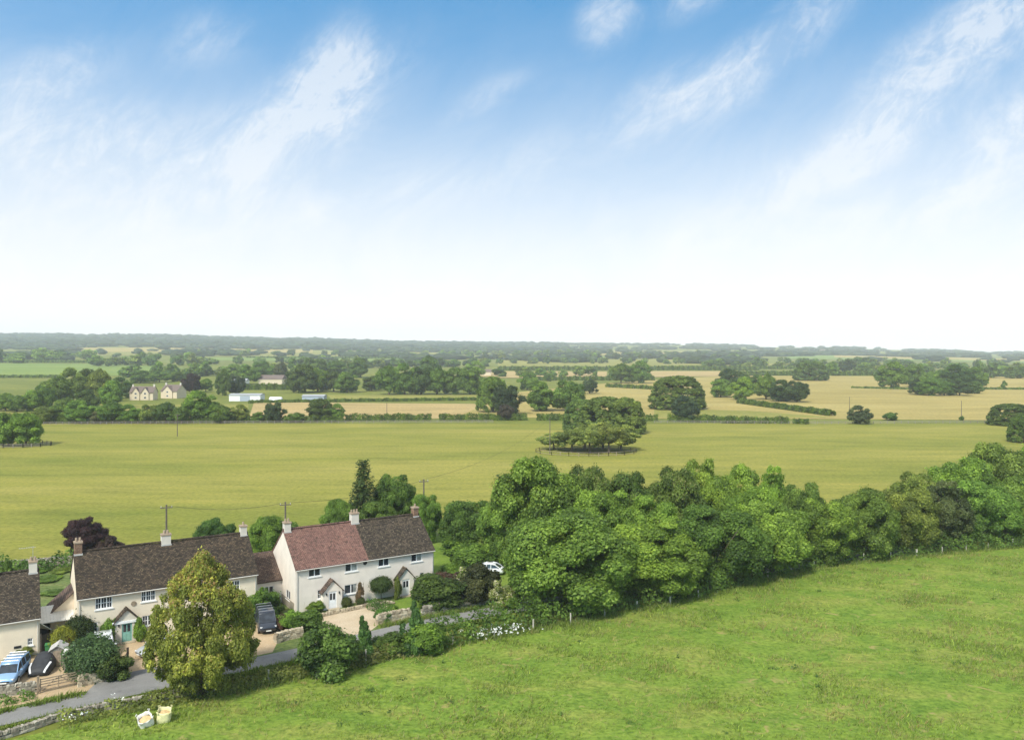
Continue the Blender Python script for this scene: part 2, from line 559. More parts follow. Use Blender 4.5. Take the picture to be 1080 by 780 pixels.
def trunk_mesh(name, rng, h_fork, h_top, r, spread, mat, limbs=7, n=7):
    m = MB()
    lean = rng.uniform(-.15, .15, 2)
    top = (lean[0], lean[1], h_fork)
    m.tube([(0, 0, -.2), (0, 0, .25), (lean[0] * .5, lean[1] * .5, h_fork * .5), top], [r * 1.5, r * 1.1, r * .9, r * .75], n)
    for i in range(limbs):
        a = 2 * math.pi * i / limbs + rng.uniform(-.4, .4)
        e = rng.uniform(.35, 1.0)
        z1 = h_fork + (h_top - h_fork) * rng.uniform(.35, .95)
        z0 = h_fork * rng.uniform(.75, 1.0)
        ex = spread * e
        p0 = (lean[0] * .8, lean[1] * .8, z0)
        p1 = (math.cos(a) * ex * .4, math.sin(a) * ex * .4, z0 + (z1 - z0) * .5)
        p2 = (math.cos(a) * ex, math.sin(a) * ex, z1)
        m.tube([p0, p1, p2], [r * .5, r * .3, r * .08], 5)
    o = m.build(name, mat, None, True)
    return o

# ------------------------------------------------------------------ plant prototypes (unit: about 10 m tall trees, 5 m wide radius)
CROWNS, TRUNKS = {}, {}

def proto_crown(key, blobs, n, size, mat, seed, centre=(0, 0, 5), name='crown', **kw):
    rng = np.random.default_rng(seed)
    p, nn, tone, bt = crown_points(blobs, n, rng, centre, **kw)
    v, q = leaves(p, nn, size, rng)
    tint = np.clip(bt * .35 + rng.random(len(p)) * .5 + (p[:, 2] / 10) * .25, 0, 1)
    CROWNS[key] = np_mesh(name, v, q, mat, {'tone': tone[:len(q)], 'tint': tint[:len(q)]})

def proto_trunk(key, seed, h_fork=2.2, h_top=8, r=.28, spread=3.4, mat=None, limbs=8):
    o = trunk_mesh('trunk', np.random.default_rng(seed), h_fork, h_top, r, spread, mat or M['bark'], limbs)
    TRUNKS[key] = o.data
    bpy.data.objects.remove(o)

rr = np.random.default_rng
for k in range(4):      # broad rounded trees, crown close to the ground
    g = rr(100 + k)
    proto_crown(f'broad{k}', ellipsoid_blobs(g, 85, 5.0, 4.7, 4.9, (.85, 1.6), -.9), 85000, .125, M['leaf'], 200 + k)
    proto_trunk(f'broad{k}', 300 + k)
for k in range(3):      # upright looser trees
    g = rr(120 + k)
    proto_crown(f'tall{k}', ellipsoid_blobs(g, 70, 4.0, 4.9, 5.2, (.7, 1.3), -.95), 52000, .12, M['leaf'], 220 + k, inner=.2, jitter=.7)
    proto_trunk(f'tall{k}', 320 + k, 2.5, 8.5, .22, 2.2)
g = rr(140)
proto_crown('candle0', ellipsoid_blobs(g, 75, 4.4, 4.7, 5.1, (.8, 1.4), -.9), 75000, .125, M['leaf_candle'], 240)
proto_trunk('candle0', 340)
g = rr(141)
def egg_blobs(g, n, z0, z1, rmax, br, peak=.8, po=.75):
    bl = []
    for i in range(n):
        t_ = g.random() ** .9
        rr_ = g.uniform(*br)
        q_ = max(.05, rmax * math.sin(math.pi * (.06 + .94 * t_) ** peak) ** po - rr_ * .6) * (g.uniform(.76, 1.06) if g.random() < .8 else g.uniform(.2, .7))
        a_ = g.uniform(0, 6.283)
        bl.append((np.array([math.cos(a_) * q_, math.sin(a_) * q_, z0 + (z1 - z0) * t_]), rr_, .85))
    return bl
proto_crown('autumn0', egg_blobs(g, 240, .9, 9.5, 5.1, (.40, .85), .74, .6), 95000, .095, M['leaf_autumn'], 241, jitter=.6, inner=.15)
proto_trunk('autumn0', 341, 1.8, 9, .24, 2.6)
for k in range(3):      # shrubs that reach the ground (unit: 2 m tall, 1 m radius)
    g = rr(160 + k)
    proto_crown(f'shrub{k}', [(c * np.array([1, 1, 1]), r, s) for c, r, s in ellipsoid_blobs(g, 34, 1.05, 1.0, .95, (.22, .48), -1)], 15000, .058, M['leaf'], 260 + k, centre=(0, 0, .8), name='foliage')
g = rr(165)
proto_crown('bloom', ellipsoid_blobs(g, 30, 1.05, 1.0, .95, (.22, .46), -1), 11000, .06, M['leaf_bloom'], 265, centre=(0, 0, .8), name='foliage')
g = rr(166)           # clipped ball: one dense clump
proto_crown('ball', [((0, 0, .95), .98, .95)] + [((math.cos(a) * .12, math.sin(a) * .12, .9 + .1 * math.sin(3 * a)), .9, .95) for a in (0, 2, 4)], 16000, .048, M['leaf'], 266, centre=(0, 0, .9), name='foliage', jitter=.5, inner=.05)
g = rr(167)           # young spindly tree (unit 2 m)
proto_crown('sapling', [(np.array([g.normal() * .55 * (1.15 - z / 2), g.normal() * .55 * (1.15 - z / 2), z]), .36 - z * .11, .9) for z in np.linspace(.25, 1.9, 26)], 7000, .062, M['leaf'], 267, centre=(0, 0, 1), name='foliage')

def conifer_crown():
    rng = rr(170)
    pts, nn, tone = [], [], []
    for lev in np.linspace(.8, 9.8, 30):
        rad = 3.0 * (1 - lev / 10.2) ** .85 + .12
        nb = max(5, int(rad * 5))
        for j in range(nb):
            a = 2 * math.pi * (j + rng.random()) / nb
            L = rad * rng.uniform(.75, 1.12)
            bt = rng.uniform(.2, .7)
            for s in np.linspace(.15, 1, int(6 + L * 9)):
                w = .28 * (1.1 - s) + .06
                for _ in range(2):
                    pts.append((math.cos(a) * L * s + rng.normal() * w, math.sin(a) * L * s + rng.normal() * w, lev - .35 * L * s * s + rng.normal() * .08))
                    nn.append((math.cos(a) * .5 + rng.normal() * .45, math.sin(a) * .5 + rng.normal() * .45, .9))
                    tone.append(min(1, max(0, bt + rng.normal() * .15)))
    v, q = leaves(np.array(pts), np.array(nn), .15, rng, .5)
    CROWNS['conifer'] = np_mesh('crown', v, q, M['leaf'], {'tone': np.array(tone), 'tint': np.array(tone)})
conifer_crown()
proto_trunk('conifer', 345, 9.0, 9.7, .2, .3, limbs=2)

for k in range(3):      # dense domes that touch the grass
    g = rr(180 + k)
    bl = []
    for i in range(300):
        t_ = g.random() ** 1.35
        a_ = g.uniform(0, 6.283)
        q_ = 4.3 * math.cos(t_ * 1.45) ** .62 * g.uniform(.93, 1.0) * (g.random() ** .5 if t_ > .8 else 1)
        bl.append((np.array([math.cos(a_) * q_, math.sin(a_) * q_, .7 + 8.3 * math.sin(t_ * 1.5) * g.uniform(.96, 1.0)]), g.uniform(.45, .75), .9))
    proto_crown(f'dome{k}', bl, 42000, .17, M['leaf'], 280 + k, centre=(0, 0, 2))
    proto_trunk(f'dome{k}', 380 + k)
for k in range(3):      # mid-distance round trees with a clear trunk
    g = rr(190 + k)
    proto_crown(f'mid{k}', ellipsoid_blobs(g, 60, 5.0, 4.9, 4.9, (.9, 1.7), -.97), 24000, .21, M['leaf'], 290 + k)
    proto_trunk(f'mid{k}', 390 + k, 2.0, 8, .32)
for k in range(2):      # flat spreading thorn trees
    g = rr(195 + k)
    proto_crown(f'thorn{k}', ellipsoid_blobs(g, 75, 5.2, 3.7, 6.0, (.7, 1.3), -.85), 16000, .20, M['leaf'], 295 + k, centre=(0, 0, 6.5))
    proto_trunk(f'thorn{k}', 395 + k, 4.2, 8, .30, 3.6)

def far_tree_mesh(k):
    g = rr(400 + k)
    bl = ellipsoid_blobs(g, 26, 5.0, 4.8, 4.7, (1.2, 2.1), -.97)
    p, nn, tone, bt = crown_points(bl, 2600, g, (0, 0, 5), jitter=.4, inner=.06)
    v, q = leaves(p, nn, .55, g)
    CROWNS[f'far{k}'] = np_mesh('tree', v, q, M['leaf'], {'tone': tone[:len(q)], 'tint': tone[:len(q)]})
for k in range(5): far_tree_mesh(k)

GREEN = (.178, .280, .046)
DARK = (.142, .228, .042)
DEEP = (.104, .172, .035)
LIGHT = (.20, .305, .048)
LIME = (.235, .325, .055)
OLIVE = (.192, .248, .050)
SAGE = (.12, .15, .055)
COPPER = (.050, .028, .032)
PURPLE = (.050, .028, .030)

def vary(c, a=.10):
    k = 1 + random.uniform(-a, a)
    return (c[0] * k * (1 + random.uniform(-.08, .08)), c[1] * k, c[2] * k * (1 + random.uniform(-.08, .08)), 1)

def plant(kind, loc, width, height, col, label, cat='tree', name='broadleaf_tree', group=None, trunk=True, base_h=10.0, base_r=5.0):
    """one tree or shrub: an Empty at its foot, crown and trunk as parts"""
    t = thing(name, label, cat, loc, random.uniform(0, 6.28), group)
    c = bpy.data.objects.new(CROWNS[kind].name.split('.')[0], CROWNS[kind])
    COL.objects.link(c)
    c.parent = t
    sx, sz = width / (2 * base_r), height / base_h
    c.scale = (sx, sx, sz)
    if kind == 'conifer': c.scale = (sx * 1.6, sx * 1.6, sz)
    c.color = vary(col)
    if trunk and kind in TRUNKS:
        k = bpy.data.objects.new('trunk', TRUNKS[kind])
        COL.objects.link(k)
        k.parent = t
        k.scale = (sx, sx, sz)
    return t

def shrub(kind, loc, width, height, col, label, name='shrub', cat='shrub', group=None):
    c = bpy.data.objects.new(name, CROWNS[kind])
    COL.objects.link(c)
    c.location = loc
    c.rotation_euler = (0, 0, random.uniform(0, 6.28))
    c.scale = (width / 2, width / 2, height / 2)
    c.color = vary(col, .05)
    return tag(c, label, cat, group)

def far_tree(loc, width, height, col, label, group):
    c = bpy.data.objects.new('tree', CROWNS[f'far{random.randrange(5)}'])
    COL.objects.link(c)
    c.location = (loc[0], loc[1], loc[2] - .3)
    c.rotation_euler = (0, 0, random.uniform(0, 6.28))
    c.scale = (width / 10, width / 10, height / 10)
    c.color = vary(col, .2)
    return tag(c, label, 'tree', group)

def leafy_strip(name, pts, width, height, col, mat=None, size=.22, dens=9.0, seed=1, uneven=.25, clip=False):
    """a hedge: leaves over a long irregular body following pts"""
    rng = rr(seed)
    P3, NN, TT = [], [], []
    for a, b in zip(pts, pts[1:]):
        a, b = np.array(a, float), np.array(b, float)
        L = np.linalg.norm(b - a)
        d = (b - a) / L
        s = np.array([-d[1], d[0], 0]) / (math.hypot(d[0], d[1]) + 1e-9)
        n = int(L * (width + 2 * height) * dens)
        t = rng.random(n)
        per = rng.uniform(-1, 1, n)
        ang = per * math.pi * .56
        along = t * L
        hm = 1 + uneven * (np.sin(along * 1.3 + seed) * .5 + np.sin(along * .47 + 2 * seed) * .7 + np.sin(along * 3.1) * .25)
        e = .45 if clip else .8
        cx = np.sign(np.sin(ang)) * np.abs(np.sin(ang)) ** e * width / 2
        cz = np.clip(np.cos(ang), 0, 1) ** e * height
        low = np.cos(ang) < .18
        cz = np.where(low, rng.random(n) * height * .45, cz)
        k = rng.uniform(.86, 1.06, n) if clip else rng.uniform(.75, 1.12, n)
        p = a + np.outer(along, d) + np.outer(cx * k, s) + np.outer(cz * k * hm, [0, 0, 1])
        P3.append(p)
        NN.append(np.outer(np.sin(ang), s) + np.outer(np.cos(ang) * .8 + .3, [0, 0, 1]) + rng.normal(size=(n, 3)) * (.3 if clip else .5))
        TT.append(np.clip(.45 + .22 * np.sin(along * .9 + seed) + .12 * np.sin(along * 2.3) + rng.normal(size=n) * .17, 0, 1))
    p, nn, tt = np.concatenate(P3), np.concatenate(NN), np.concatenate(TT)
    v, q = leaves(p, nn, size, rng)
    o = bpy.data.objects.new(name, np_mesh(name, v, q, mat or M['leaf'], {'tone': tt, 'tint': rng.random(len(q))}))
    COL.objects.link(o)
    o.color = (*col, 1)
    return o

# ------------------------------------------------------------------ ground
def ground_sheet():
    ys = [-250, -100, 0, 60, 120, 200, 300, 400, 450]
    y = 450.0
    while y < 5250:
        y += 12 + (y - 450) * .02
        ys.append(y)
    us = np.linspace(-1.25, 1.25, 111)
    vs, fs = [], []
    for y in ys:
        for u in us:
            x = u * (y + 600)
            vs.append((x, y, terrain(x, y) - .05))
    w = len(us)
    for i in range(len(ys) - 1):
        for j in range(w - 1):
            a = i * w + j
            fs.append((a, a + 1, a + w + 1, a + w))
    m = MB().add(vs, fs)
    o = m.build('ground', M['pasture'], None, True, fix=False)
    tag(o, 'wide pasture ground reaching to the hills', 'ground', kind='structure')
ground_sheet()

def sheet(name, poly, mat, off=.004, step=None, label=None, cat='field', kind='structure'):
    """a flat patch of ground with the given outline, draped on the terrain"""
    bm = bmesh.new()
    vs = [bm.verts.new((p[0], p[1], 0)) for p in poly]
    bm.faces.new(vs)
    if step:
        for ax in (0, 1):
            lo, hi = min(p[ax] for p in poly), max(p[ax] for p in poly)
            n = int((hi - lo) / step)
            for i in range(1, n + 1):
                co = [0, 0, 0]
                no = [0, 0, 0]
                co[ax] = lo + (hi - lo) * i / (n + 1)
                no[ax] = 1
                bmesh.ops.bisect_plane(bm, geom=bm.verts[:] + bm.edges[:] + bm.faces[:], plane_co=co, plane_no=no)
    for v in bm.verts:
        v.co.z = terrain(v.co.x, v.co.y) + off
    bmesh.ops.recalc_face_normals(bm, faces=bm.faces)
    for f in bm.faces:
        if f.normal.z < 0: f.normal_flip()
        f.smooth = True
    me = bpy.data.meshes.new(name)
    bm.to_mesh(me)
    bm.free()
    me.materials.append(mat)
    o = bpy.data.objects.new(name, me)
    COL.objects.link(o)
    return tag(o, label, cat, kind=kind)

def pxpoly(*pts):
    return [P(*p) for p in pts]

# field outlines, near to far
BACK = [(-95, 101), (-64, 113), (-35, 124), (-8, 138), (18, 128), (60, 140), (100, 162), (140, 190), (420, 300), (420, 334), (-420, 334), (-300, 180)]
sheet('hayfield', BACK, M['hayfield'], .0, 60, 'pale olive hayfield behind the cottages')
sheet('field', pxpoly((-200, 442), (262, 442), (262, 426), (-200, 428)), M['olive_field'], .02, 60, 'strip of pasture behind the roadside trees')
sheet('field', pxpoly((262, 442), (505, 441), (520, 426), (268, 424)), M['straw_pink'], .02, 60, 'bleached straw coloured strip field behind the low hedge')
sheet('field', pxpoly((352, 423), (505, 422.5), (508, 416), (345, 416.5)), M['olive_field'], .04, 60, 'pale green strip below the dark tree belt')
sheet('field', pxpoly((480, 440), (700, 441), (760, 441), (1500, 446), (1300, 397.5), (760, 396), (640, 404), (540, 414)), M['straw'], .03, 60, 'broad straw coloured pasture on the right')
sheet('field', pxpoly((690, 431), (790, 433), (880, 440), (760, 441.5), (690, 440)), M['olive_field'], .05, 60, 'greener corner of pasture below the domed tree')
sheet('field', pxpoly((-150, 397), (150, 396), (195, 388), (130, 384), (-150, 382)), M['green_field'], .25, 60, 'smooth fresh green field on the left')
sheet('field', pxpoly((60, 374.5), (250, 376), (420, 378), (480, 376), (480, 371), (260, 369.5), (60, 367.5)), M['olive_field'], .35, 80, 'pale far fields under the wooded ridge')
sheet('field', pxpoly((200, 380), (420, 382), (470, 378.6), (300, 376.8), (215, 377)), M['green_field'], .45, 80, 'bright green far field in the middle left')
sheet('field', pxpoly((525, 386.5), (800, 388), (900, 387), (760, 380.5), (700, 379), (525, 379)), M['olive_field'], .35, 80, 'yellow green far field in the centre')
sheet('field', pxpoly((505, 398.5), (640, 399), (640, 392), (505, 391.5)), M['straw_pink'], .3, 80, 'pale straw strip in the centre distance')
sheet('field', pxpoly((675, 398), (765, 396.5), (765, 391.5), (680, 391.5)), M['straw_pink'], .3, 80, 'pale straw strip behind the domed tree')
sheet('field', pxpoly((830, 378.5), (1180, 383), (1180, 379.5), (900, 375), (830, 374.5)), M['green_field'], .4, 80, 'faint green far field below the right hills')
sheet('field', pxpoly((560, 374), (760, 375.5), (760, 372.4), (560, 371.4)), M['straw'], .5, 90, 'thin pale field near the central horizon')
sheet('field', pxpoly((540, 377.8), (640, 378.2), (640, 375.6), (540, 375.2)), M['green_field'], .5, 90, 'thin green field near the central horizon')

sheet('field', pxpoly((60, 371.5), (330, 372), (330, 368.6), (60, 366.8)), M['straw'], .6, 90, 'pale strip high under the left ridge')
sheet('field', pxpoly((640, 371.5), (900, 374), (900, 371.6), (640, 369.8)), M['olive_field'], .6, 90, 'thin pale strip on the slope right of the centre')
sheet('field', pxpoly((880, 377), (1080, 381), (1080, 378.6), (880, 374.8)), M['straw'], .6, 90, 'thin pale strip below the right hills')

# foreground meadow: gently uneven
def meadow():
    edge = [(-60, 44), (-46, 55), (-38, 62.5), (-31, 67), (-25.4, 70.4), (-18, 75), (-11, 79.6), (-7.4, 81.5), (3.7, 87.5), (14, 93.6), (28, 103.2), (44, 113.4), (64, 119.8), (90, 127), (130, 138)]
    xs = np.linspace(-60, 130, 191)
    def far(x):
        for (a, ya), (b, yb) in zip(edge, edge[1:]):
            if x <= b: return ya + (yb - ya) * (x - a) / (b - a)
        return edge[-1][1]
    vs, fs = [], []
    n = 90
    for x in xs:
        y1 = far(x)
        for j in range(n):
            t = j / (n - 1)
            y = 25 + (y1 - 25) * t
            z = .10 + .09 * math.sin(x * .21 + y * .13) * math.sin(y * .17 - x * .05) + .05 * math.sin(x * .9 + 1.3 * math.sin(y * .6)) * math.sin(y * .8)
            z *= min(1, (1 - t) * 12)
            vs.append((x, y, .012 + z))
    for i in range(len(xs) - 1):
        for j in range(n - 1):
            a = i * n + j
            fs.append((a, a + n, a + n + 1, a + 1))
    o = MB().add(vs, fs).build('meadow', M['meadow'], None, True, fix=False)
    tag(o, 'sloping green meadow in front of the lane', 'meadow', kind='structure')
    return far
FAR_EDGE = meadow()

def scatter_blades(name, pts, hmin, hmax, wid, mat, col, seed, lean=.5, per=3):
    rng = rr(seed)
    pts = np.repeat(np.asarray(pts, float), per, axis=0)
    n = len(pts)
    a = rng.uniform(0, 6.283, n)
    h = rng.uniform(hmin, hmax, n)
    b = pts + np.stack([rng.normal(size=n) * wid, rng.normal(size=n) * wid, np.zeros(n)], 1)
    side = np.stack([np.cos(a), np.sin(a), np.zeros(n)], 1) * (wid * rng.uniform(.4, 1.0, n))[:, None]
    ln = np.stack([rng.normal(size=n) * lean + .18, rng.normal(size=n) * lean, np.ones(n)], 1) * h[:, None]
    v = np.empty((n, 3, 3))
    v[:, 0], v[:, 1], v[:, 2] = b - side, b + side, b + ln
    tone = np.clip(.5 + rng.normal(size=n) * .2, 0, 1)
    o = bpy.data.objects.new(name, np_mesh(name, v.reshape(-1, 3), np.arange(n * 3).reshape(n, 3), mat, {'tone': tone, 'tint': rng.random(n)}))
    COL.objects.link(o)
    o.color = (*col, 1)
    return o

M['grass'] = foliage_mat('grass_blades', alt=(.27, .27, .11), altpos=.80, transl=.4)
def meadow_grass():
    rng = rr(5)
    pts = []
    n = 300000
    x = rng.uniform(-48, 112, n)
    y = rng.uniform(44, 136, n)
    f = np.sin(x * .31 + np.sin(y * .23) * 2) * np.sin(y * .41 + x * .12) + .6 * np.sin(x * 1.1 + y * .7) * np.sin(y * 1.3) + rng.normal(size=n) * .35
    ok = (f > .28) & (np.abs(x) < y * .66 + 3)
    x, y = x[ok], y[ok]
    ok = np.array([b < FAR_EDGE(a) for a, b in zip(x, y)])
    x, y = x[ok], y[ok]
    return np.stack([x, y, np.full(len(x), .04)], 1)
g1 = meadow_grass()
tag(scatter_blades('grass', g1, .10, .40, .06, M['grass'], (.215, .290, .052), 6), 'uneven tufts of meadow grass', 'grass', kind='stuff')

def meadow_extra():
    rng = rr(15)
    n = 60000
    x, y = rng.uniform(-48, 112, n), rng.uniform(44, 136, n)
    f = np.sin(x * .17 - y * .31 + 1.3) * np.sin(y * .27 + x * .21) + .5 * np.sin(x * .9 + y * 1.1) + rng.normal(size=n) * .35
    ok = (f > .5) & (np.abs(x) < y * .66 + 3)
    x, y = x[ok], y[ok]
    ok = np.array([b < FAR_EDGE(a) - .5 for a, b in zip(x, y)])
    x, y = x[ok], y[ok]
    tag(scatter_blades('grass', np.stack([x, y, np.full(len(x), .05)], 1), .25, .55, .035, M['grass'], (.34, .29, .12), 16, per=4), 'dry straw coloured seed heads standing in the meadow', 'grass', kind='stuff')
    P3, NN, TT = [], [], []
    for _ in range(150):
        cx, cy = rng.uniform(-40, 105), rng.uniform(46, 130)
        if abs(cx) > cy * .66 + 3 or cy > FAR_EDGE(cx) - 1.5: continue
        w_, h_ = rng.uniform(.15, .6), rng.uniform(.12, .4)
        k = int(14 + 45 * w_)
        d = unit(rng.normal(size=(k, 3))) * (rng.random((k, 1)) ** .4) * 1.3
        d[:, 2] = np.abs(d[:, 2])
        P3.append(np.array([cx, cy, .08]) + d * np.array([w_, w_ * .8, h_]))
        NN.append(d + rng.normal(size=d.shape) * .4 + np.array([0, 0, .5]))
        TT.append(np.clip(.35 + rng.normal(size=k) * .2, 0, 1))
    p = np.concatenate(P3)
    v, q = leaves(p, np.concatenate(NN), .085, rng)
    o = bpy.data.objects.new('weeds', np_mesh('weeds', v, q, M['leaf'], {'tone': np.concatenate(TT), 'tint': rng.random(len(q))}))
    COL.objects.link(o)
    o.color = (.12, .20, .045, 1)
    tag(o, 'dark green thistle and dock tufts dotted over the meadow', 'weeds', kind='stuff')
meadow_extra()

# lane, drives, lawns
LANE = [(-75, 41), (-60, 52), (-48, 60.9), (-41, 65.9), (-34.8, 70.6), (-24.6, 77.5), (-20.4, 80.5), (-11.7, 87.2), (-5, 91.6), (6, 97.5), (22, 106), (60, 122)]
def ribbon(pts, w, off):
    L, Rr = [], []
    for i, p in enumerate(pts):
        a, b = Vector(pts[max(i - 1, 0)]), Vector(pts[min(i + 1, len(pts) - 1)])
        d = (b - a).normalized()
        s = Vector((-d.y, d.x)) * w / 2
        L.append(Vector(p) + s)
        Rr.append(Vector(p) - s)
    return L, Rr
def strip_obj(name, L, Rr, mat, z, label, cat):
    vs = [(p.x, p.y, z) for p in L] + [(p.x, p.y, z) for p in Rr]
    n = len(L)
    fs = [(i, n + i, n + i + 1, i + 1) for i in range(n - 1)]
    o = MB().add(vs, fs).build(name, mat)
    return tag(o, label, cat, kind='structure')
L, Rr = ribbon(LANE, 2.9, 0)
strip_obj('road', L, Rr, M['tarmac'], .022, 'narrow grey tarmac lane in front of the cottages', 'road')
# garden ground round the houses
sheet('garden', [(-95, 60), (-60, 53.4), (-41, 67.2), (-24.6, 79), (-11.7, 88.7), (-5, 93), (22, 107.6), (30, 118), (18, 128), (-8, 138), (-35, 124), (-64, 113), (-95, 101)], M['garden_soil'], .002, None, 'garden ground round the cottages', 'garden')
sheet('driveway', [(-48.5, 71.5), (-46.5, 66.5), (-42.6, 67.6), (-36.6, 71.5), (-37.5, 76), (-39.2, 80.5), (-43.4, 81.6), (-49, 78)], M['gravel'], .008, None, 'honey gravel drive with parked cars', 'driveway')
sheet('driveway', [(-38.9, 76.5), (-36.4, 72.8), (-31.8, 75.4), (-29.3, 78.0), (-28, 84.5), (-30.0, 89.3), (-41.2, 82.3), (-40.5, 78)], M['gravel'], .010, None, 'honey gravel forecourt before the sage green door', 'driveway')
sheet('driveway', [(-36.6, 70.4), (-32.4, 73.1), (-28.2, 76.2), (-30.6, 78.6), (-37, 74.2)], M['tarmac'], .026, None, 'tarmac apron beside the open gate', 'driveway')
sheet('driveway', [(-26.9, 78.2), (-23.4, 80.6), (-24.0, 86), (-27.0, 92.5), (-29.6, 91), (-28.5, 84)], M['gravel'], .012, None, 'gravel drive under the navy van', 'driveway')
sheet('driveway', [(-22.6, 90.0), (-20.6, 86.3), (-18.0, 83.9), (-14.9, 86.6), (-13.9, 90.6), (-13.3, 94.6), (-16.9, 96.6)], M['gravel_pale'], .010, None, 'pale gravel forecourt in front of the white porch', 'driveway')
sheet('lawn', [(-14.5, 93), (-9, 91.8), (-6.5, 96), (-8.6, 101.6), (-13.6, 98.2)], M['lawn'], .012, None, 'small front lawn behind the clipped hedge', 'lawn')
sheet('lawn', [(-9.8, 103.4), (-5.6, 96.5), (0, 105), (-2, 122), (-8, 137), (-14, 128)], M['lawn'], .008, None, 'mown lawn beside the last cottage', 'lawn')
sheet('lawn', [(-36, 108), (-30, 104), (-26, 116), (-33, 122)], M['lawn'], .008, None, 'back lawn between the cottages', 'lawn')
sheet('verge', [(-46.3, 64.6), (-41.2, 68.5), (-40.8, 67.9), (-42.2, 66.7), (-46.3, 63.6)], M['lawn'], .014, None, 'grass verge at the lane edge', 'verge')
sheet('verge', [(-40.0, 67.8), (-36.6, 70.3), (-37.0, 71.2), (-39.6, 70)], M['lawn'], .014, None, 'grass verge beside the field gate', 'verge')

exec_parts = []

# ------------------------------------------------------------------ houses
def face_px(O, ang, px, py, off=0.0):
    """(metres along the facade, height) of what shows at this pixel on a wall through O, off metres in front of it"""
    d = (math.cos(ang), math.sin(ang))
    n = (math.sin(ang), -math.cos(ang))
    ox, oy = O[0] + n[0] * off, O[1] + n[1] * off
    u = (px - CX) / F
    # o + t d = u * y
    t = (u * oy - ox) / (d[0] - u * d[1])
    y = oy + t * d[1]
    return t, hgt(py, y)

def holes_wall(m, L, Hh, holes, place, depth=.14):
    """rectangular wall with window openings and their reveals; place(x, z, dpt) gives the 3D point"""
    xs = sorted({0, L, *[h[0] for h in holes], *[h[1] for h in holes]})
    zs = sorted({0, Hh, *[h[2] for h in holes], *[h[3] for h in holes]})
    for a, b in zip(xs, xs[1:]):
        for c, d in zip(zs, zs[1:]):
            mx, mz = (a + b) / 2, (c + d) / 2
            if any(h[0] < mx < h[1] and h[2] < mz < h[3] for h in holes): continue
            m.add([place(a, c, 0), place(b, c, 0), place(b, d, 0), place(a, d, 0)], [(0, 1, 2, 3)])
    for h in holes:
        q = [(h[0], h[2]), (h[1], h[2]), (h[1], h[3]), (h[0], h[3])]
        for i in range(4):
            (a, c), (b, d) = q[i], q[(i + 1) % 4]
            m.add([place(a, c, 0), place(b, d, 0), place(b, d, depth), place(a, c, depth)], [(0, 1, 2, 3)])

def window(root, place, h, lights=2, bars=0, blind=None, sill=True):
    """casement window set in its opening: frame part with pane and sill sub-parts"""
    x0, x1, z0, z1 = h
    fr = MB()
    def bx(m, a, b, c, d, y0, y1):
        vs = [place(a, c, y0), place(b, c, y0), place(b, c, y1), place(a, c, y1), place(a, d, y0), place(b, d, y0), place(b, d, y1), place(a, d, y1)]
        m.add(vs, [(3, 2, 1, 0), (4, 5, 6, 7), (0, 1, 5, 4), (1, 2, 6, 5), (2, 3, 7, 6), (3, 0, 4, 7)])
    w = .075
    bx(fr, x0 + .003, x1 - .003, z0 + .003, z0 + w, .05, .12)
    bx(fr, x0 + .003, x1 - .003, z1 - w, z1 - .003, .05, .12)
    bx(fr, x0 + .003, x0 + w, z0 + w, z1 - w, .05, .12)
    bx(fr, x1 - w, x1 - .003, z0 + w, z1 - w, .05, .12)
    for i in range(1, lights):
        c = x0 + (x1 - x0) * i / lights
        bx(fr, c - .05, c + .05, z0 + w, z1 - w, .052, .118)
    for i in range(lights):
        a = x0 + (x1 - x0) * i / lights + (.05 if i else w)
        b = x0 + (x1 - x0) * (i + 1) / lights - (.05 if i < lights - 1 else w)
        for j in range(1, bars + 1):
            zc = z0 + (z1 - z0) * j / (bars + 1)
            bx(fr, a, b, zc - .022, zc + .022, .06, .11)
        if bars:
            c = (a + b) / 2
            bx(fr, c - .018, c + .018, z0 + w, z1 - w, .062, .108)
    f = fr.build('window', M['pvc'], root)
    pn = MB()
    pn.add([place(x0 + .02, z0 + .02, .095), place(x1 - .02, z0 + .02, .095), place(x1 - .02, z1 - .02, .095), place(x0 + .02, z1 - .02, .095)], [(0, 1, 2, 3)])
    pn.build('pane', M['glass'], f)
    if blind is not None:
        a, b = x0 + (x1 - x0) * blind[0], x0 + (x1 - x0) * blind[1]
        cu = MB()
        bx(cu, a + .06, b - .06, z0 + .09, z1 - .09, .082, .090)
        cu.build('blind', M['curtain_glass'], f)
    if sill:
        s = MB()
        bx(s, x0 - .10, x1 + .10, z0 - .10, z0 - .003, -.09, .10)
        s.build('sill', M['pvc'], f)
    return f

def chimney(m_parent, x, y, zb, zt, w, d, mat, pots=2, cap=True):
    m = MB()
    m.box(x - w / 2, x + w / 2, y - d / 2, y + d / 2, zb, zt)
    c = m.build('chimney', mat, m_parent, bevel=.015)
    k = MB()
    k.box(x - w / 2 - .06, x + w / 2 + .06, y - d / 2 - .06, y + d / 2 + .06, zt - .16, zt + .003)
    for i in range(pots):
        px = x + (i - (pots - 1) / 2) * .34
        k.tube([(px, y, zt), (px, y, zt + .38)], [.13, .11], 10)
    k.build('chimney_pot', M['clay_pot'], m_parent)
    f = MB()
    f.box(x - w / 2 - .05, x + w / 2 + .05, y - d / 2 - .05, y + d / 2 + .05, zb + (zt - zb) * .30 - .1, zb + (zt - zb) * .30 + .06)
    f.build('flashing', M['lead'], m_parent)
    return c

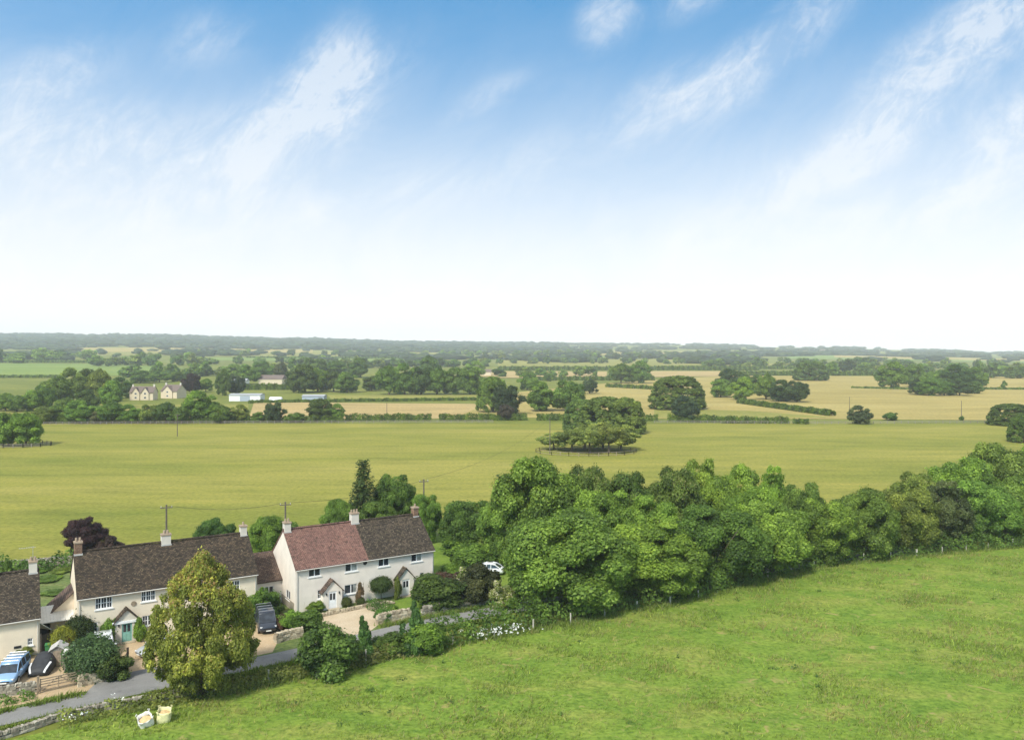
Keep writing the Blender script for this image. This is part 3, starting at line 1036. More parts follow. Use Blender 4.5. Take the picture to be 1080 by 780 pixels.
def roof_slab(x0, x1, D, eave, ridge, ov=.28, th=.14, rise=0.0):
    """both slopes of a pitched roof as one shell, with a little sag and uneven courses"""
    m = MB()
    sl = (ridge - eave) / (D / 2)
    n = max(4, int((x1 - x0) / .8))
    k = 6
    for side in (0, 1):
        top, bot = [], []
        for i in range(n + 1):
            x = x0 + (x1 - x0) * i / n
            sag = -.05 * math.sin(math.pi * i / n)
            for j in range(k + 1):
                t = j / k
                y = -ov + (D / 2 + ov) * t
                z = eave - ov * sl + sl * (D / 2 + ov) * t + .10 + sag * t + .018 * math.sin(3.1 * x + 5 * t)
                yy = y if side == 0 else D - y
                top.append((x, yy, z))
                bot.append((x, yy, z - th))
        w = k + 1
        fs = []
        for i in range(n):
            for j in range(k):
                a = i * w + j
                fs.append((a, a + w, a + w + 1, a + 1))
        N_ = len(top)
        fb = [tuple(N_ + v for v in f[::-1]) for f in fs]
        rim = []
        for i in range(n):
            a, b = i * w, (i + 1) * w
            rim.append((a, N_ + a, N_ + b, b))
        for j in range(k):
            a, b = j, j + 1
            rim.append((a, b, N_ + b, N_ + a))
            a, b = n * w + j, n * w + j + 1
            rim.append((a, N_ + a, N_ + b, b))
        m.add(top + bot, fs + fb + rim)
    return m

def ridge_tiles(x0, x1, D, z):
    m = MB()
    x = x0
    while x < x1 - .05:
        b = min(x + .44, x1)
        r = .15
        ring = lambda X, q: [(X, D / 2 + math.cos(a) * q, z + math.sin(a) * q * .8 - .04) for a in np.linspace(0, math.pi, 6)]
        m.loft([ring(x, r), ring(b, r + .012)])
        x = b
    return m

def porch(root, xc, w, d, eave, apex, door_mat, wall_mat, roof_mat, door_w=.95, door_h=2.0, label=None, fascia=False, lamps=True):
    """small gabled porch in front of the facade: walls part with roof, door and glass sub-parts"""
    m = MB()
    x0, x1 = xc - w / 2, xc + w / 2
    dx0, dx1 = xc - door_w / 2, xc + door_w / 2
    pl = lambda a, z, y: (x0 + a, -d + y, z)
    holes_wall(m, w, eave, [(dx0 - x0, dx1 - x0, 0.0, door_h)], pl, .12)
    m.add([(x0, -d, eave), (x1, -d, eave), (xc, -d, apex - .12)], [(0, 1, 2)])
    m.add([(x0, -d, 0), (x0, 0, 0), (x0, 0, eave), (x0, -d, eave)], [(0, 1, 2, 3)])
    m.add([(x1, 0, 0), (x1, -d, 0), (x1, -d, eave), (x1, 0, eave)], [(0, 1, 2, 3)])
    p = m.build('porch', wall_mat, root, label=label)
    rf = MB()
    hw, o = w / 2 + .22, .18
    sl = (apex - eave) / (w / 2)
    for s in (-1, 1):
        a = (xc, apex); b = (xc + s * hw, apex - sl * hw)
        vs = []
        for y in (-d - o, -.003):
            vs += [(a[0], y, a[1] + .09), (b[0], y, b[1] + .09), (b[0], y, b[1] - .02), (a[0], y, a[1] - .03)]
        rf.add(vs, [(0, 1, 2, 3), (7, 6, 5, 4), (0, 4, 5, 1), (1, 5, 6, 2), (2, 6, 7, 3), (3, 7, 4, 0)])
    rf.build('porch_roof', roof_mat, p)
    if fascia:
        f = MB()
        f.box(x0 - .25, x1 + .35, -d - .08, -d - .003, eave - .22, eave + .02)
        f.build('fascia', M['pvc'], p)
    dr = MB()
    dr.box(dx0 + .004, dx1 - .004, -d + .06, -d + .11, .06, door_h - .004)
    for z0_, z1_ in ((.2, .85),):
        for s in (0, 1):
            a = dx0 + .12 + s * (door_w - .24) * .54
            dr.box(a, a + (door_w - .24) * .44, -d + .045, -d + .06, z0_, z1_)
    dd = dr.build('door', door_mat, p)
    g_ = MB()
    for s in (0, 1):
        a = dx0 + .14 + s * (door_w - .28) * .56
        g_.box(a, a + (door_w - .28) * .42, -d + .048, -d + .058, 1.05, 1.78)
    g_.build('door_glass', M['glass'], p)
    hn = MB()
    hn.tube([(dx1 - .12, -d + .04, .98), (dx1 - .24, -d + .03, .98)], .018, 6)
    hn.build('door_handle', M['rim'], p)
    st = MB()
    st.box(xc - .7, xc + .7, -d - .55, -d - .004, 0, .10)
    st.build('doorstep', M['stone_pale'], p)
    if lamps:
        for s in (-1, 1):
            l = MB()
            l.tube([(xc + s * (door_w / 2 + .28), -d - .06, 1.65), (xc + s * (door_w / 2 + .28), -d - .06, 1.92)], [.06, .08], 6)
            l.build('wall_lamp', M['black'], p)
    return p

def house(label, O, ang, Lh, D, eave, ridge, wall_mat, roofs, fronts, lefts, chims, group=None):
    root = thing('cottage', label, 'house', (O[0], O[1], 0), ang, group)
    w = MB()
    holes_wall(w, Lh, eave, [h[0] for h in fronts], lambda a, z, y: (a, y, z))
    w.add([(Lh, D, 0), (0, D, 0), (0, D, eave), (Lh, D, eave)], [(0, 1, 2, 3)])
    holes_wall(w, D, eave, [h[0] for h in lefts], lambda a, z, y: (y, D - a, z))
    w.add([(Lh, 0, 0), (Lh, D, 0), (Lh, D, eave), (Lh, D / 2, ridge), (Lh, 0, eave)], [(0, 1, 2, 3, 4)])
    w.add([(0, D, eave), (0, 0, eave), (0, D / 2, ridge)], [(0, 1, 2)])
    w.build('walls', wall_mat, root, fix=False)
    for (a, b, mat, lab) in roofs:
        r = roof_slab(a, b, D, eave, ridge).build('roof', mat, root, label=lab)
        ridge_tiles(a + .02, b - .02, D, ridge + .13).build('ridge_tiles', mat, r)
    for h, lights, bars, blind in fronts:
        window(root, lambda a, z, y: (a, y, z), h, lights, bars, blind)
    for h, lights, bars, blind in lefts:
        window(root, lambda a, z, y: (y, D - a, z), h, lights, bars, blind)
    for (x, mat, w_, d_, dz, pots) in chims:
        chimney(root, x, D / 2, ridge - .7, ridge + dz, w_, d_, mat, pots)
    g_ = MB()
    sl = (ridge - eave) / (D / 2)
    gz = eave - .28 * sl - .02
    g_.tube([(-.05, -.36, gz), (Lh + .05, -.36, gz)], .055, 6)
    g_.build('gutter', M['gutter'], root)
    for x in (.18, Lh - .18):
        q = MB()
        q.tube([(x, -.34, gz), (x, -.08, gz - .35), (x, -.08, .05)], .04, 6)
        q.build('downpipe', M['gutter'], root)
    return root

def rect(O, ang, x0, x1, y0, y1, off=0.0):
    """opening given by its left, right, top, bottom in the photograph"""
    t0, _ = face_px(O, ang, x0, 0, off)
    t1, _ = face_px(O, ang, x1, 0, off)
    xm, ym = (x0 + x1) / 2, (y0 + y1) / 2
    _, zc = face_px(O, ang, xm, ym, off)
    _, za = face_px(O, ang, xm, y1, off)
    _, zb = face_px(O, ang, xm, y0, off)
    return (t0, t1, za, zb)

# --- the long dark-roofed pair with the sage green door
O1, A1, L1, D1 = (-43.1, 81.8), R(32.0), 17.6, 8.7
f1 = [(rect(O1, A1, 100.5, 118.5, 629.5, 641.5), 3, 1, None), (rect(O1, A1, 149, 164, 622.5, 633.5), 3, 1, None),
      (rect(O1, A1, 150, 167.5, 648, 659), 3, 1, None), (rect(O1, A1, 96, 103, 656, 668), 1, 1, None)]
for t0, z0, z1, wd in ((11.2, 3.35, 4.4, 1.7), (14.9, 3.35, 4.4, 1.7), (11.0, .9, 2.1, 1.7), (15.6, .9, 2.1, 1.6)):
    f1.append(((t0 - wd / 2, t0 + wd / 2, z0, z1), 3, 1, None))
h1 = house('long cream cottage pair with all dark mossy stone roof and sage green front door', O1, A1, L1, D1, 5.0, 8.5, M['wall_cream'],
           [(-.08, L1 + .10, M['stone_tile'], None)], f1, [],
           [(.38, M['brick'], .72, .8, 1.15, 2), (8.9, M['chimney_render'], .95, .75, .95, 2), (L1 - .42, M['chimney_render'], .7, .75, .95, 1)])
tp, _ = face_px(O1, A1, 133.8, 676, .8)
porch(h1, tp, 2.2, .85, 2.15, 3.35, M['sage_door'], M['wall_porch'], M['stone_tile'], fascia=True)
m = MB()
tv, zv = face_px(O1, A1, 141, 636)
m.tube([(tv, -.05, zv), (tv, .05, zv)], .26, 14)
m.build('wall_plaque', M['wood'], h1)
m = MB()                                                     # brown lean-to at the left gable
m.add([(-2.3, 4.2, 2.5), (0, 4.2, 4.5), (0, 8.2, 4.5), (-2.3, 8.2, 2.5), (-2.3, 4.2, 2.38), (0, 4.2, 4.38), (0, 8.2, 4.38), (-2.3, 8.2, 2.38)],
      [(0, 1, 2, 3), (7, 6, 5, 4), (0, 4, 5, 1), (1, 5, 6, 2), (2, 6, 7, 3), (3, 7, 4, 0)])
lt = m.build('lean_to_roof', M['brown_tile'], h1)
m = MB()
m.add([(-2.1, 4.4, 0), (-.003, 4.4, 0), (-.003, 4.4, 4.35), (-2.1, 4.4, 2.5), (-2.1, 8, 0), (-.003, 8, 0), (-.003, 8, 4.35), (-2.1, 8, 2.5)],
      [(0, 1, 2, 3), (7, 6, 5, 4), (0, 3, 7, 4)])
m.build('lean_to_wall', M['wall_cream'], h1)

# --- the pair with one red half
O2, A2, L2, D2 = (-24.3, 92.6), R(33.0), 17.4, 8.7
f2 = [(rect(O2, A2, 325.4, 338.2, 597.5, 607.6), 2, 0, None), (rect(O2, A2, 364, 377, 592.8, 602.2), 2, 0, (.5, 1)),
      (rect(O2, A2, 399, 410.5, 586.8, 596.8), 2, 0, None), (rect(O2, A2, 433.6, 445.2, 582, 591.8), 2, 0, (.5, 1)),
      (rect(O2, A2, 335, 340.2, 621.6, 631), 1, 1, None), (rect(O2, A2, 363.4, 377, 615.8, 625.6), 2, 0, (.62, 1)),
      (rect(O2, A2, 405.5, 410.4, 609.5, 618.5), 1, 0, None), (rect(O2, A2, 443, 447.2, 603.5, 612), 1, 0, None)]
AL = A2 + R(90)
def rectl(x0, x1, y0, y1):
    d = (math.cos(AL), math.sin(AL))
    r_ = []
    for px in (x0, x1):
        u = (px - CX) / F
        r_.append((u * O2[1] - O2[0]) / (d[0] - u * d[1]))
    t0, t1 = r_                                            # metres back from the front corner
    ym = O2[1] + (t0 + t1) / 2 * d[1]
    return (D2 - t0, D2 - t1, hgt(y1, ym), hgt(y0, ym))
l2 = [(rectl(292, 296, 616.5, 626), 2, 0, None), (rectl(301.6, 306, 622, 631.5), 2, 0, None)]
h2 = house('white cottage pair with red tiled left half and dark stone right half', O2, A2, L2, D2, 5.0, 8.5, M['wall_white'],
           [(-.08, 8.70, M['red_tile'], 'red clay tile half of the roof'), (8.70, L2 + .10, M['stone_tile_grey'], 'dark mottled stone tile half of the roof')], f2, l2,
           [(.40, M['chimney_render'], .75, .8, .95, 2), (8.75, M['chimney_render'], .95, .75, 1.15, 3), (L2 - .42, M['brick'], .7, .75, 1.0, 1)])
tp, _ = face_px(O2, A2, 350.8, 640, .8)
porch(h2, tp, 2.25, .85, 2.1, 3.3, M['white_door'], M['wall_white'], M['brown_tile'])
tp, _ = face_px(O2, A2, 428, 626, .8)
porch(h2, tp, 2.1, .85, 2.15, 3.35, M['white_door'], M['wall_white'], M['stone_tile_grey'], lamps=False)
m = MB()
tv, zv = face_px(O2, A2, 385, 593)
m.tube([(tv, -.05, zv), (tv, .05, zv)], .26, 14)
m.build('wall_plaque', M['black'], h2)
m = MB()
m.box(-.06, .003, .5, D2 - .5, 0, 1.0)
m.build('plinth', M['stone'], h2)
m = MB()                                                     # side extension with brown roof
m.add([(-3.4, 4.6, 2.75), (-.003, 4.6, 2.75), (-.003, 8.6, 5.3), (-3.4, 8.6, 5.3), (-3.4, 4.6, 2.6), (-.003, 4.6, 2.6), (-.003, 8.6, 5.15), (-3.4, 8.6, 5.15)],
      [(0, 1, 2, 3), (7, 6, 5, 4), (0, 4, 5, 1), (1, 5, 6, 2), (2, 6, 7, 3), (3, 7, 4, 0)])
m.build('extension_roof', M['brown_tile'], h2)
m = MB()
holes_wall(m, 3.2, 2.68, [(.6, 2.2, 1.0, 2.1)], lambda a, z, y: (-3.2 + a, 4.85 + y, z))
m.add([(-3.2, 4.85, 0), (-3.2, 8.5, 0), (-3.2, 8.5, 5.15), (-3.2, 4.85, 2.68)], [(0, 1, 2, 3)])
m.add([(-3.2, 8.5, 0), (0, 8.5, 0), (0, 8.5, 5.15), (-3.2, 8.5, 5.15)], [(0, 1, 2, 3)])
m.build('extension_wall', M['wall_white'], h2, fix=False)
window(h2, lambda a, z, y: (-3.2 + a, 4.85 + y, z), (.6, 2.2, 1.0, 2.1), 3, 0, None)

# --- the house cut by the left edge of the photograph
A0 = R(32.0)
c0 = P(42, 689)
L0, D0 = 12.0, 7.6
O0 = (c0.x - math.cos(A0) * L0, c0.y - math.sin(A0) * L0)
f0 = [(rect(O0, A0, 29, 34.6, 672.5, 680), 1, 1, None), ((1.6, 3.0, 1.0, 2.2), 2, 1, None), ((5.2, 6.6, 1.0, 2.2), 2, 1, None)]
h0 = house('cream house cut off by the left edge, with low eaves and a lichen spotted roof', O0, A0, L0, D0, 3.75, 7.3, M['wall_cream'],
           [(-.08, L0 + .10, M['stone_tile_grey'], None)], f0, [], [(L0 - .45, M['chimney_render'], .72, .75, 1.0, 2), (8.2, M['chimney_render'], .8, .7, .9, 1)])
m = MB()
tv, zv = face_px(O0, A0, 18.5, 682)
m.box(tv - .3, tv + .3, -.03, .01, zv - .12, zv + .12)
m.build('air_vent', M['black'], h0)
m = MB()
m.tube([(L0 - .45, D0 / 2 + .2, 8.2), (L0 - .45, D0 / 2 + .2, 9.7)], .025, 6)
m.tube([(L0 - 1.7, D0 / 2 + .2, 9.6), (L0 - .2, D0 / 2 + .2, 9.6)], .018, 6)
for k in range(7):
    xx = L0 - 1.6 + k * .2
    m.tube([(xx, D0 / 2 - .1, 9.6), (xx, D0 / 2 + .5, 9.6)], .012, 5)
m.build('television_aerial', M['metal'], h0)

# --- the outbuildings between the left house and the long pair
cp = P(52, 673)
t = thing('carport', 'open carport with pale sheet roof between the left house and long cream pair', 'carport', (-44.9, 83.6, 0), R(32))
m = MB()
m.add([(-2.6, 0, 2.25), (.9, 0, 2.25), (.9, 3.4, 3.0), (-2.6, 3.4, 3.0), (-2.6, 0, 2.17), (.9, 0, 2.17), (.9, 3.4, 2.92), (-2.6, 3.4, 2.92)],
      [(0, 1, 2, 3), (7, 6, 5, 4), (0, 4, 5, 1), (1, 5, 6, 2), (2, 6, 7, 3), (3, 7, 4, 0)])
for k in range(12):
    x = -2.5 + k * .3
    m.tube([(x, -.02, 2.26), (x, 3.4, 3.02)], .025, 5)
m.build('roof', M['poly'], t)
for x in (-2.45, .75):
    for y in (.12, 3.2):
        MB().box(x - .05, x + .05, y - .05, y + .05, 0, 2.2 + .7 * y / 3.4).build('post', M['wood_dark'], t)
m = MB()
m.box(-2.4, .8, 3.28, 3.36, 0, 2.7)
m.build('back_panel', M['wood_dark'], t)
t = thing('lean_to', 'small lean-to with pale sheet roof behind the open carport', 'shed', (-46.2, 87.6, 0), R(32))
m = MB()
m.add([(-1.2, 0, 2.4), (1.8, 0, 2.4), (1.8, 2.2, 3.1), (-1.2, 2.2, 3.1), (-1.2, 0, 2.3), (1.8, 0, 2.3), (1.8, 2.2, 3.0), (-1.2, 2.2, 3.0)],
      [(0, 1, 2, 3), (7, 6, 5, 4), (0, 4, 5, 1), (1, 5, 6, 2), (2, 6, 7, 3), (3, 7, 4, 0)])
m.build('roof', M['sheet'], t)
m = MB()
m.box(-1.1, 1.7, .15, 2.1, 0, 2.28)
m.build('wall', M['wood_grey'], t)
# dark board fence beside the left house, pale lean-to sheet on it
fx = P(44, 689); fy = P(56, 684)
t = thing('board_fence', 'dark vertical board fence beside the left house corner', 'fence', (fx.x, fx.y, 0), math.atan2(fy.y - fx.y, fy.x - fx.x))
Lf = (fy - fx).length
m = MB()
k = 0.0
while k < Lf:
    m.box(k, k + .13, random.uniform(-.01, .01), .03, .05, 1.75 + random.uniform(-.02, .02))
    k += .14
m.build('boards', M['wood_dark'], t)
for x in (0, Lf):
    MB().box(x - .05, x + .05, .035, .13, 0, 1.9).build('post', M['wood_dark'], t)
t = thing('side_canopy', 'pale sloping canopy over the dark board fence', 'canopy', (fx.x, fx.y, 0), math.atan2(fy.y - fx.y, fy.x - fx.x))
m = MB()
m.add([(0, .2, 3.0), (Lf, .2, 1.95), (Lf, 2.4, 1.95), (0, 2.4, 3.0), (0, .2, 2.93), (Lf, .2, 1.88), (Lf, 2.4, 1.88), (0, 2.4, 2.93)],
      [(0, 1, 2, 3), (7, 6, 5, 4), (0, 4, 5, 1), (1, 5, 6, 2), (2, 6, 7, 3), (3, 7, 4, 0)])
m.build('sheet', M['poly'], t)
for x, hh in ((.1, 2.9), (Lf - .1, 1.9)):
    MB().box(x - .04, x + .04, 2.2, 2.28, 0, hh).build('post', M['wood_dark'], t)

def shed(label, c, w, d, hw, hr, rz, wmat, rmat, door_mat):
    t = thing('garden_shed', label, 'shed', c, rz)
    m = MB()
    m.add([(-w / 2, -d / 2, 0), (w / 2, -d / 2, 0), (w / 2, d / 2, 0), (-w / 2, d / 2, 0), (-w / 2, -d / 2, hw), (w / 2, -d / 2, hw), (w / 2, d / 2, hw), (-w / 2, d / 2, hw), (0, -d / 2, hr), (0, d / 2, hr)],
          [(0, 1, 5, 8, 4), (1, 2, 6, 5), (2, 3, 7, 9, 6), (3, 0, 4, 7)])
    k = -w / 2
    while k < w / 2 - .05:
        m.box(k, k + .11, -d / 2 - .02, -d / 2 - .003, .03, hw - .03)
        k += .125
    m.build('walls', wmat, t)
    r = MB()
    for s in (-1, 1):
        x1 = s * (w / 2 + .12)
        z1 = hw - (hr - hw) * .12 / (w / 2)
        vs = []
        for y in (-d / 2 - .15, d / 2 + .1):
            vs += [(0, y, hr + .07), (x1, y, z1 + .07), (x1, y, z1 + .01), (0, y, hr + .01)]
        r.add(vs, [(0, 1, 2, 3), (7, 6, 5, 4), (0, 4, 5, 1), (1, 5, 6, 2), (2, 6, 7, 3), (3, 7, 4, 0)])
    r.build('roof', rmat, t)
    m = MB()
    m.box(-.32, .32, -d / 2 - .05, -d / 2 - .024, .05, hw - .08)
    m.build('door', door_mat, t)
p1, p2 = P(57, 703), P(70, 707)
shed('small grey timber shed with pale felt roof beside the covered car', (p1.x, p1.y + .8, 0), 1.25, 1.5, 1.55, 1.95, R(20), M['wood_grey'], M['felt'], M['wood'])
shed('narrow shed with pale roof and red brown door behind the grey green bush', (p2.x + .1, p2.y + .6, 0), 1.0, 1.4, 1.6, 1.9, R(22), M['wood_grey'], M['poly'], M['terracotta'])
p = P(45, 694)
t = thing('wheelie_bin', 'green wheelie bin beside the covered car', 'bin', (p.x, p.y + 1.0, 0), R(25))
m = MB()
m.add([(-.24, -.28, .08), (.24, -.28, .08), (.24, .24, .08), (-.24, .24, .08), (-.29, -.36, 1.0), (.29, -.36, 1.0), (.29, .32, 1.0), (-.29, .32, 1.0)],
      [(3, 2, 1, 0), (4, 5, 6, 7), (0, 1, 5, 4), (1, 2, 6, 5), (2, 3, 7, 6), (3, 0, 4, 7)])
m.build('body', M['bin_green'], t, bevel=.02)
MB().box(-.31, .31, -.4, .36, 1.003, 1.08).build('lid', M['bin_green'], t, bevel=.02)
for s in (-1, 1):
    MB().tube([(s * .24, .27, .1), (s * .30, .27, .1)], .1, 12).build('wheel', M['black'], t)

# ------------------------------------------------------------------ cars
def ring(x, zl, zh, w, tuck=.12, n=3):
    """one cross-section of a car's lower body"""
    zm = zl + (zh - zl) * .55
    return [(x, -w + tuck, zl), (x, -w, zl + .14), (x, -w - .01, zm), (x, -w + .05, zh - .05), (x, -w + .16, zh), (x, 0, zh + .03),
            (x, w - .16, zh), (x, w - .05, zh - .05), (x, w + .01, zm), (x, w, zl + .14), (x, w - tuck, zl), (x, 0, zl - .01)]

CAR_SHAPES = {
    # body stations (x, low, belt, half width), cabin stations (x, belt, top, half width low, half width top)
    'hatch': dict(L=4.1, body=[(-2.05, .42, .70, .70), (-1.98, .28, .92, .82), (-1.2, .20, .98, .87), (0, .18, .95, .88), (.9, .20, .92, .87), (1.5, .22, .84, .84), (1.95, .28, .68, .76), (2.06, .40, .56, .62)],
                  cabin=[(-1.95, .93, .98, .74, .70), (-1.6, .96, 1.34, .76, .60), (-.9, .97, 1.47, .78, .62), (.1, .95, 1.45, .78, .62), (.55, .94, 1.30, .77, .62), (1.15, .90, .93, .74, .70)], wheels=(-1.25, 1.3), r=.31),
    'saloon': dict(L=4.4, body=[(-2.2, .42, .74, .68), (-2.1, .28, .90, .80), (-1.3, .20, .94, .87), (0, .18, .92, .88), (.9, .20, .90, .87), (1.6, .22, .82, .84), (2.1, .28, .66, .75), (2.2, .40, .55, .60)],
                   cabin=[(-1.75, .92, .95, .74, .70), (-1.1, .93, 1.32, .76, .60), (-.6, .93, 1.42, .78, .62), (.15, .92, 1.40, .78, .62), (.6, .91, 1.26, .77, .62), (1.2, .88, .90, .74, .70)], wheels=(-1.35, 1.4), r=.32),
    'van': dict(L=4.9, body=[(-2.45, .42, 1.0, .84), (-2.4, .30, 1.12, .92), (-1.4, .24, 1.15, .95), (0, .22, 1.15, .95), (1.2, .24, 1.12, .95), (1.8, .26, 1.04, .92), (2.3, .32, .88, .84), (2.45, .42, .72, .72)],
                cabin=[(-2.42, 1.12, 1.30, .86, .84), (-2.33, 1.13, 1.86, .87, .76), (-1.2, 1.14, 1.94, .88, .77), (.5, 1.14, 1.92, .88, .77), (.95, 1.13, 1.80, .87, .76), (1.75, 1.06, 1.10, .84, .80)], wheels=(-1.5, 1.5), r=.34),
    'suv': dict(L=4.6, body=[(-2.3, .45, .92, .78), (-2.22, .34, 1.05, .88), (-1.3, .28, 1.08, .92), (0, .26, 1.06, .93), (1.0, .28, 1.04, .92), (1.7, .30, .96, .89), (2.2, .36, .80, .82), (2.32, .46, .64, .68)],
                cabin=[(-2.25, 1.05, 1.15, .80, .77), (-2.05, 1.06, 1.62, .82, .68), (-1.0, 1.07, 1.72, .84, .70), (.3, 1.06, 1.70, .84, .70), (.7, 1.05, 1.55, .83, .69), (1.35, 1.0, 1.03, .80, .76)], wheels=(-1.4, 1.42), r=.36),
}

def car(label, c, heading, kind, paint, rack=False, cat='car', name='parked_car'):
    s = CAR_SHAPES[kind]
    t = thing(name, label, cat, (c[0], c[1], .01), heading)
    def arch(x, zl):
        return zl
    m = MB()
    m.loft([ring(*b) for b in s['body']])
    body = m.build('body', paint, t, True, bevel=.0)
    cb = s['cabin']
    m = MB()
    m.loft([[(x, -wl, zb - .03), (x, -wt, zt), (x, wt, zt), (x, wl, zb - .03)] for x, zb, zt, wl, wt in cb])
    m.build('windows', M['glass'], t)
    m = MB()                                              # roof panel and pillars
    tops = [q for q in cb if q[2] - q[1] > .33]
    m.loft([[(x, -wt - .015, zt - .03), (x, -wt + .02, zt + .012), (x, 0, zt + .03), (x, wt - .02, zt + .012), (x, wt + .015, zt - .03)] for x, zb, zt, wl, wt in tops], caps=True)
    roof = m.build('roof', paint, t, True)
    m = MB()
    a0, a1 = cb[-1], cb[-2]
    r0, r1 = cb[0], cb[1]
    for sd in (-1, 1):
        m.tube([(a0[0], sd * a0[3], a0[1]), (a1[0], sd * (a1[4] + .02), a1[2]), (cb[-3][0], sd * (cb[-3][4] + .01), cb[-3][2])], .045, 5)
        m.tube([(r0[0], sd * r0[3], r0[1]), (r1[0], sd * (r1[4] + .02), r1[2]), (cb[2][0], sd * (cb[2][4] + .01), cb[2][2])], .06, 5)
        for fx_ in (.0, .5):
            q0 = cb[2]; q1 = cb[3]
            x = q0[0] + (q1[0] - q0[0]) * (.1 + fx_ * 1.5)
            if x < cb[-2][0]:
                m.tube([(x, sd * (q0[3] + .012), q0[1] - .02), (x, sd * (q0[4] + .012), q0[2] - .01)], .045, 5)
    m.build('pillars', paint, t)
    for x in s['wheels']:
        for sd in (-1, 1):
            w_ = s['body'][3][3]
            wh = MB().tube([(x, sd * (w_ - .20), s['r']), (x, sd * (w_ + .02), s['r'])], s['r'], 18).build('wheel', M['black'], t)
            MB().tube([(x, sd * (w_ + .022), s['r']), (x, sd * (w_ + .035), s['r'])], s['r'] * .62, 14).build('rim', M['rim'], wh)
    fx = s['body'][-2]
    for sd in (-1, 1):
        MB().obox((fx[0] - .02, sd * (fx[3] - .17), fx[2] - .08), (.16, .30, .13), -sd * .35).build('headlight', M['lamp'], t, bevel=.02)
        bk = s['body'][1]
        MB().obox((bk[0] + .0, sd * (bk[3] - .12), bk[2] - .14), (.10, .18, .22), 0).build('tail_light', M['terracotta'], t, bevel=.02)
        mx = cb[-2]
        MB().obox((mx[0] + .25, sd * (mx[3] + .20), mx[1] + .06), (.12, .20, .14), 0).build('mirror', paint, t, bevel=.03)
    lf = s['body'][-1]
    MB().obox((lf[0] - .02, 0, lf[2] - .08), (.06, .95, .12)).build('grille', M['black'], t)
    MB().obox((lf[0] + .02, 0, lf[1] + .02), (.02, .52, .11)).build('number_plate', M['plate'], t)
    if rack:
        m = MB()
        q = tops[1]; e = tops[-1]
        z = max(q[2], e[2]) + .14
        for k in range(4):
            x = q[0] - .6 + (e[0] - q[0] + .6) * k / 3
            m.tube([(x, -q[4], z - .1), (x, -q[4], z), (x, q[4], z), (x, q[4], z - .1)], .028, 5)
        m.build('roof_rack', M['rim'], t)
    return t

# left drive
car('pale blue off-road car cut by the left edge, bonnet towards the lane', (-44.85, 74.05), R(-76), 'suv', M['pale_blue'], rack=True)
car('white domed car half hidden behind the grey green round bush', (-39.7, 80.2), R(-62), 'suv', M['white_car'])
car('silver hatchback parked under the window right of the sage green door', (-34.4, 80.4), R(-130), 'hatch', M['silver'])
car('navy van with silver roof bars parked between the two cottage pairs', (-26.2, 87.7), R(-66), 'van', M['navy'], rack=True, cat='van', name='parked_van')
car('white hatchback parked beyond the garden, under the big hedge trees', (-3.2, 109.0), R(172), 'saloon', M['white_car'])

def covered_car():
    t = thing('covered_car', 'car under a fitted black cover with two white stripes', 'car', (-43.35, 76.5, .01), R(-76))
    m = MB()
    st = [(-2.15, .12, .55, .62, .55), (-2.05, .10, .86, .82, .62), (-1.4, .10, 1.05, .90, .62), (-.7, .10, 1.34, .93, .60), (.0, .10, 1.38, .94, .62), (.55, .10, 1.22, .93, .62), (1.1, .10, .94, .92, .66), (1.75, .10, .82, .88, .64), (2.1, .12, .62, .76, .50), (2.2, .2, .42, .6, .4)]
    m.loft([[(x, -w, zl), (x, -w - .02, zl + (zt - zl) * .45), (x, -w + .06, zl + (zt - zl) * .62), (x, -wt, zt - .05), (x, -wt + .2, zt), (x, 0, zt + .03), (x, wt - .2, zt), (x, wt, zt - .05), (x, w - .06, zl + (zt - zl) * .62), (x, w + .02, zl + (zt - zl) * .45), (x, w, zl)] for x, zl, zt, w, wt in st])
    m.build('cover', M['cover'], t, True)
    for sd in (-1, 1):
        m = MB()
        pts = [(1.02, .80, .93), (1.4, .76, .86), (1.8, .72, .78), (2.1, .62, .60), (2.2, .55, .40)]
        vs, fs = [], []
        for x, y, z in pts:
            vs += [(x, sd * (y - .07), z + .035), (x, sd * (y + .09), z - .02)]
        for i in range(len(pts) - 1):
            fs.append((2 * i, 2 * i + 1, 2 * i + 3, 2 * i + 2))
        m.add(vs + [(a, b, c_ - .03) for a, b, c_ in vs], fs + [tuple(v + len(vs) for v in f[::-1]) for f in fs])
        m.build('stripe', M['cover_stripe'], t)
    for x in (-1.35, 1.4):
        for sd in (-1, 1):
            MB().tube([(x, sd * .66, .30), (x, sd * .88, .30)], .30, 16).build('wheel', M['black'], t)
covered_car()

# ------------------------------------------------------------------ gates, walls and fences near the houses
def field_gate(label, a, b, mat, h=1.2, posts=True):
    a, b = Vector(a), Vector(b)
    t = thing('field_gate', label, 'gate', a, math.atan2(b.y - a.y, b.x - a.x))
    L_ = (b - a).length
    m = MB()
    for i in range(5):
        z = .18 + (h - .25) * (i / 4) ** .85
        m.box(.10, L_ - .10, -.02, .02, z, z + .085)
    for x in (.08, L_ - .16):
        m.box(x, x + .08, -.035, .035, .12, h + .05)
    m.box(L_ / 2 - .035, L_ / 2 + .035, -.034, -.023, .15, h)
    m.tube([(.12, -.045, .2), (L_ / 2, -.045, h)], .035, 5)
    m.tube([(L_ - .12, -.045, .2), (L_ / 2, -.045, h)], .035, 5)
    m.build('gate_leaf', mat, t)
    for x in (-.06, L_ + .06):
        MB().box(x - .09, x + .09, -.09, .09, -.1, h + .32).build('gate_post', mat, t)
    return t
ga, gb = P(41, 731), P(82, 722)
field_gate('weathered five bar gate closed across the left drive', (ga.x, ga.y, 0), (gb.x, gb.y, 0), M['wood'])
ga, gb = P(126, 716), P(133, 701)
